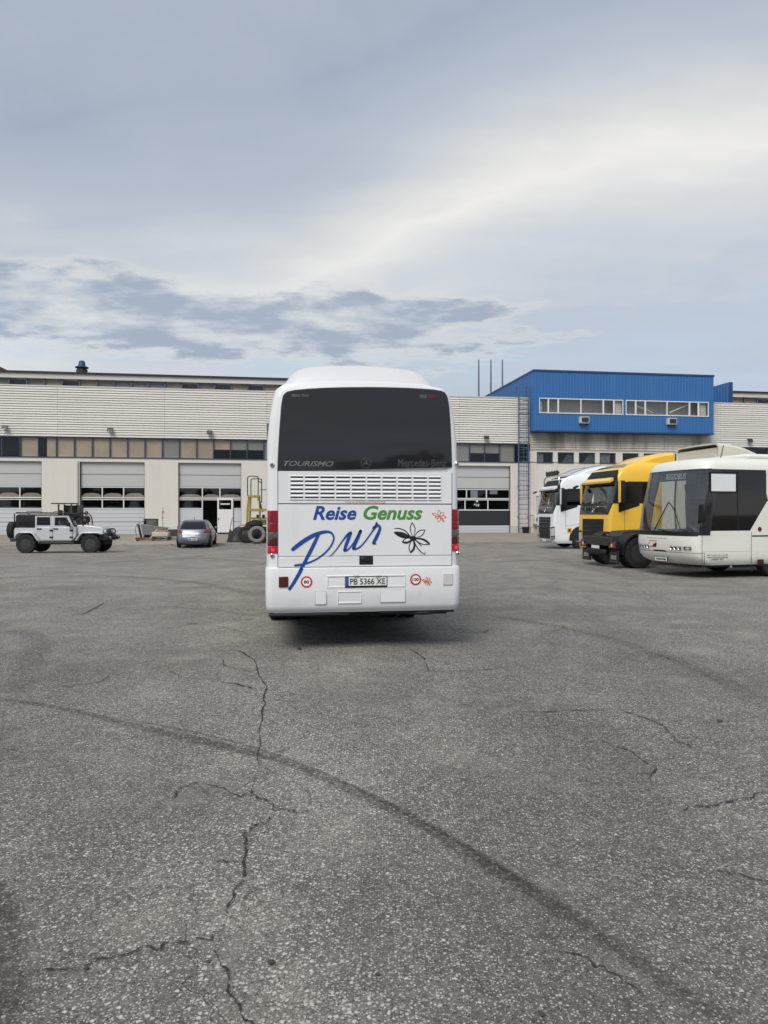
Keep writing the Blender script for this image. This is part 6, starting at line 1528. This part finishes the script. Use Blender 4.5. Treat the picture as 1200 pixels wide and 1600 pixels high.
for y in (-.3, .3): MB().box(.78, .90, y - .06, y + .06, .1, 2.15).build('mast', 'dark_steel', fk); MB().box(.92, 1.9, y - .06, y + .06, .12, .17).build('fork', 'dark_steel', fk)
for x, r_ in ((-.75, .26), (.45, .33)):
    for s_ in (-1, 1): wheel(fk, (x, s_ * .48, r_), r_, .2, 'y', 'steel_rim', .55, s_, lugs=False)

# ================================================================== SCRAP BY THE PIER
def gpos(px, d): X = (px - 600) / F * d; return (X, d, gz(X, d) + .022)
def zat(py, d): return CAMZ - (py - HY) / F * d
d_ = 47.5; x0, y0, z0 = gpos(236, d_); o = empty('steel_cabinet', (x0, y0, z0), BA); tag(o, 'dark open steel box standing against the pier wall', 'box')
MB().box(-.42, .42, -.3, .3, 0, .05).box(-.42, -.38, -.3, .3, .05, 1.25).box(.38, .42, -.3, .3, .05, 1.25).box(-.38, .38, .26, .3, .05, 1.25).build('carcass', 'dark_steel', o)
MB().obox((.05, -.10, 1.0), (.7, .03, .35), (R(-20), 0, 0)).build('flap', 'dark_steel', o)
d_ = 46; x0, y0, z0 = gpos(243, d_); o = empty('scrap_hopper', (x0, y0, z0), R(12)); tag(o, 'dented grey sheet metal hopper lying in the scrap heap', 'hopper')
MB().loft([[(-.75, -.30, .30), (.55, -.35, .22), (.55, .35, .22), (-.75, .30, .30)], [(-.85, -.5, .95), (.75, -.5, .72), (.75, .5, .72), (-.85, .5, .95)]], cap=(True, False)).build('hopper_skin', 'steel_grey', o)
for k in range(3): MB().tube([(-.7 + .5 * k, -.4, 0), (-.6 + .5 * k, -.3, .3)], .03, 6).build('leg', 'dark_steel', o)
MB().obox((-.95, 0, .5), (.06, .7, .9), (0, R(-12), 0)).build('end_plate', 'dark_steel', o)
d_ = 44.6; x0, y0, z0 = gpos(253, d_); o = empty('padded_bench', (x0, y0, z0), R(6)); tag(o, 'pale tan low padded block on short legs beside grey car', 'bench')
MB().box(-.55, .45, -.35, .35, .22, .52).build('pad', 'pale_tan', o, bevel=.06); MB().box(-.4, .3, -.28, .28, .521, .60).build('folded_cover', 'faded_pink', o, bevel=.03)
for x in (-.48, .38):
    for y in (-.28, .28): MB().box(x - .04, x + .04, y - .04, y + .04, 0, .22).build('leg', 'dark_steel', o)
MB().tube([(-.7, -.3, .05), (-.2, -.3, .72)], .03, 6).build('lever', 'ac_white', o)
d_ = 44; x0, y0, z0 = gpos(219, d_); o = empty('pallet_jack', (x0, y0, z0), R(25)); tag(o, 'rusty hand pallet truck with raised handle in front of door', 'pallet truck')
MB().box(-.25, .25, -.2, .2, .06, .20).box(.25, 1.2, -.2, -.08, .07, .12).box(.25, 1.2, .08, .2, .07, .12).build('frame', 'rust', o, bevel=.01)
MB().tube([(-.2, 0, .2), (-.28, 0, .7), (-.20, 0, 1.0)], .03, 6).tube([(-.2, 0, 1.0), (.25, 0, 1.25)], .03, 6).build('handle', 'steel_grey', o)
for y in (-.1, .1): wheel(o, (-.15, y, .09), .09, .05, 'y', 'dark_rim', .5, -1, lugs=False)
d_ = 46.5; x0, y0, z0 = gpos(263, d_); o = empty('valve_stand', (x0, y0, z0), BA); tag(o, 'thin standpipe with small fittings rising behind the scrap heap', 'standpipe')
MB().tube([(-.35, 0, 0), (-.35, 0, 1.6), (-.33, 0, 2.0)], .022, 6).build('pipe', 'steel_grey', o); MB().obox((-.33, 0, 1.7), (.14, .1, .12)).obox((-.35, 0, 1.35), (.1, .1, .1)).build('fitting', 'steel_grey', o); MB().box(-.5, -.2, -.15, .15, 0, .04).build('foot_plate', 'dark_steel', o)
d_ = 45.8; x0, y0, z0 = gpos(272, d_); o = empty('tool_cart', (x0, y0, z0), BA); tag(o, 'small dark cart with a pale box on top beside grey car', 'cart')
MB().box(-.35, .35, -.25, .25, .18, .62).build('bin', 'dark_steel', o, bevel=.02); MB().box(-.2, .22, -.2, .2, .621, .88).build('top_box', 'ac_white', o, bevel=.02)
for x in (-.26, .26):
    for y in (-.2, .2): wheel(o, (x, y, .08), .08, .05, 'y', 'dark_rim', .5, -1, lugs=False)

# ================================================================== PLATFORM LADDER, TYRES, TARPAULIN beside the coach
d_ = 44.5; x0, y0, z0 = gpos(394, d_); pl_ = empty('platform_ladder', (x0, y0, z0), R(6)); tag(pl_, 'yellow platform ladder with hooped guard rails left of the coach', 'platform')
K_ = F / d_
def lx(px): return (px - 394) / K_
def lz(py): return zat(py, d_) - z0
hz = [lz(776), lz(745)]
for y, (a, b, c) in ((-.45, (388, 404, 745)), (.35, (391.5, 408, 748))):
    za, zb_ = lz(775 if y < 0 else 778), lz(c)
    MB().tube(catmull([(lx(a), y, za), (lx(a), y, zb_ - .15), (lx(a) + .1, y, zb_), (lx(b) - .1, y, zb_), (lx(b), y, zb_ - .15), (lx(b), y, za - .3)], 4), .035, 6).build('guard_hoop', 'dark_steel', pl_)
MB().tube([(lx(404), -.45, lz(752)), (lx(408), .35, lz(754))], .03, 6).build('guard_bar', 'dark_steel', pl_); MB().tube([(lx(406), .35, lz(765)), (lx(440), .35, lz(765))], .03, 6).build('guard_bar', 'dark_steel', pl_)
MB().box(lx(388), lx(406), -.5, .4, lz(777.5), lz(774)).build('platform_deck', 'yellow_paint', pl_); MB().box(lx(389), lx(420), -.5, .4, lz(799), lz(795)).build('platform_deck', 'yellow_paint', pl_)
for (a, b) in ((389, 387), (391.5, 391), (405, 406)):
    for y in (-.45, .35): MB().tube([(lx(a), y, lz(777)), (lx(b), y, lz(797)), (lx(b) - .04, y, 0)], .035, 6).build('leg', 'yellow_paint', pl_)
MB().tube([(lx(404), 0, lz(777)), (lx(410), 0, lz(800))], .05, 6).build('stay', 'dark_steel', pl_)
for k in range(5): MB().tube([(lx(389), -.45, lz(838 - k * 8.5)), (lx(391), .35, lz(838 - k * 8.5))], .02, 5).build('rung', 'yellow_paint', pl_)
d_ = 45; x0, y0, z0 = gpos(408, d_); o = empty('yellow_compressor', (x0, y0, z0), R(6)); tag(o, 'yellow machine box on stand under the platform ladder', 'machine')
MB().box(-.55, 1.0, -.4, .4, .95, 1.30).box(-.6, 1.05, -.45, .45, 1.34, 1.42).build('case', 'yellow_paint', o, bevel=.03); MB().box(-.5, .9, -.41, -.40, 1.12, 1.16).build('case_groove', 'dark_steel', o)
for x in (-.5, .9):
    for y in (-.3, .3): MB().box(x - .05, x + .05, y - .05, y + .05, 0, .95).build('leg', 'dark_steel', o)
for k in range(3): MB().lathe([(0, 0), (.09, 0), (.09, .16), (0, .18)], (-.2 + k * .35, 0, 1.42), 'z', 10, False).build('cylinder_head', 'dark_steel', o)
def torus_tyre(r, wd): h = wd / 2; return MB().lathe([(r * .60, -h * .8), (r * .8, -h), (r * .95, -h * .85), (r, -h * .5), (r, h * .5), (r * .95, h * .85), (r * .8, h), (r * .60, h * .8)], (0, 0, 0), 'y', 30)
d_ = 41.8; x0, y0, z0 = gpos(401.5, d_)
tag(torus_tyre(.50, .30).build('worn_tyre', 'tyre_dusty', None, (x0, y0, z0 + .52), (R(-14), 0, R(4)), smooth=40), 'dusty grey worn tyre leaning upright beside the white coach', 'tyre', 'worn tyres beside the coach')
for px, d2, rr_, tilt, lb, lift in ((386, 42.3, .50, -10, 'black worn tyre standing left of the dusty grey tyre', 0), (412, 42.6, .48, -8, 'black worn tyre standing behind the dusty grey tyre', 0)):
    x0, y0, z0 = gpos(px, d2); tag(torus_tyre(rr_, .30).build('worn_tyre', 'rubber', None, (x0, y0, z0 + rr_), (R(tilt), 0, R(20)), smooth=40), lb, 'tyre', 'worn tyres beside the coach')
x0, y0, z0 = gpos(397, 43.4); tag(torus_tyre(.52, .34).build('worn_tyre', 'rubber', None, (x0, y0, z0 + .98), (R(68), 0, R(30)), smooth=40), 'black worn tyre lying on top of the tyre pile', 'tyre', 'worn tyres beside the coach')
# black tarpaulin draped over a heap
x0, y0, z0 = gpos(390, 43.6); m = MB(); n = 26; rt = random.Random(9)
for j in range(n + 1):
    for i in range(n + 1):
        a, b = i / n * 2 - 1, j / n * 2 - 1; r_ = math.hypot(a * .98, b); h = max(0, 1 - r_ ** 2.2)
        z = 1.05 * h ** .55 * (1 + .12 * math.sin(a * 7 + b * 3)) * (1 + .25 * a); m.v.append((a * 1.2 - .1 + .05 * math.sin(b * 9), b * .75 + .04 * math.sin(a * 11), max(0, z + .03 * rt.random()) if h > 0 else .01))
m.f = [(j * (n + 1) + i, j * (n + 1) + i + 1, (j + 1) * (n + 1) + i + 1, (j + 1) * (n + 1) + i) for j in range(n) for i in range(n)]
tag(m.build('tarpaulin', 'black_sheet', None, (x0, y0, z0), smooth=70), 'black tarpaulin draped over a heap beside the worn tyres', 'tarpaulin')
x0, y0, z0 = gpos(382, 46.8); o = empty('striped_barrier', (x0, y0, z0), BA); tag(o, 'faded red and white barrier box behind the black tarpaulin', 'barrier')
MB().box(-.35, .6, -.15, .15, .62, .92).build('panel', 'faded_pink', o, bevel=.02); MB().box(-.25, .5, -.156, -.151, .70, .82).build('white_stripe', 'card_white', o); MB().box(-.3, -.24, -.1, .1, 0, .62).box(.5, .56, -.1, .1, 0, .62).build('legs', 'dark_steel', o)
# shovel leaning on the wicket door
x0, y0, z0 = gpos(359, 49.5); o = empty('shovel', (x0, y0, z0), BA); tag(o, 'dark shovel leaning against the white wicket door', 'shovel')
MB().tube([(0, 0, .45), (.16, .3, 1.28)], .025, 6).build('shaft', 'dark_steel', o); MB().prism([(-.13, 0), (.10, 0), (.16, .35), (.05, .52), (-.05, .35)], 'y', -.08, -.05).build('blade', 'dark_steel', o, bevel=.008)

# ================================================================== WEEDS AND GRIT along the apron edge
rw = random.Random(21); m = MB()
for k in range(900):
    u = rw.uniform(-32, 30); v = 12.1 + rw.gauss(0, .14)
    if math.sin(u * 1.7) + math.sin(u * .63 + 2) < .1 and rw.random() < .85: continue
    p = bw(u, v); z = prof(v) + .005
    for q in range(3):
        a = rw.uniform(0, 6.28); h = rw.uniform(.03, .13); dx_, dy_ = math.cos(a) * .05, math.sin(a) * .05
        m.add([(p.x - dy_ * .2, p.y + dx_ * .2, z), (p.x + dy_ * .2, p.y - dx_ * .2, z), (p.x + dx_, p.y + dy_, z + h)], [(0, 1, 2)])
tag(m.build('weeds', 'weed'), 'sparse weeds in the joint along the apron edge', 'weeds', None, 'stuff')
m = MB()
for k in range(1500):
    u = rw.uniform(-34, 34); v = 12.3 + abs(rw.gauss(0, .5)); p = bw(u, v); z = prof(v); s_ = rw.uniform(.012, .045)
    m.obox((p.x, p.y, z + s_ * .3), (s_, s_ * .8, s_ * .6), (rw.random(), rw.random(), rw.random() * 3))
tag(m.build('grit', 'stone'), 'loose grit along the broken asphalt edge', 'grit', None, 'stuff')
for u, v, wd, ln in ((8.5, 12.7, .5, 4), (14, 12.9, .6, 5), (-12, 12.9, .7, 5), (-20, 12.7, .5, 4), (2, 13.1, .5, 4)):
    pts = [(*bw(u + t_ * ln, v + .15 * math.sin(t_ * 9))[:2], wd) for t_ in (0, .25, .5, .75, 1)]; strip_mesh('sand_patch', pts, 'pale_mark', ground, .010)

# ================================================================== WOODED BANK behind the photographer (mirrored in the coach window)
m = MB(); rt = random.Random(2)
for k in range(46):
    x = -150 + k * 6.6 + rt.uniform(-2, 2); y = -72 + rt.uniform(-8, 8); hh = rt.uniform(6.5, 8.5) + 6 * math.exp(-((x - 28) / 7) ** 2)
    for q in range(170):
        th = rt.uniform(0, 6.28); ph_ = rt.uniform(-.5, 1.5); r_ = hh * .48 * rt.uniform(.6, 1.05)
        c = Vector((x + math.cos(th) * math.cos(ph_) * r_, y + math.sin(th) * math.cos(ph_) * r_, hh * .55 + math.sin(ph_) * r_ * .95)); s_ = rt.uniform(.5, 1.1)
        a = Vector((rt.gauss(0, 1), rt.gauss(0, 1), rt.gauss(0, 1))).normalized() * s_; b = a.cross(Vector((rt.gauss(0, 1), rt.gauss(0, 1), rt.gauss(0, 1)))).normalized() * s_
        m.add([c - a, c + b, c + a, c - b], [(0, 1, 2, 3)])
tag(m.build('wooded_bank', 'foliage'), 'distant dark wood reflected in the glass of the vehicles', 'wood', None, 'stuff')
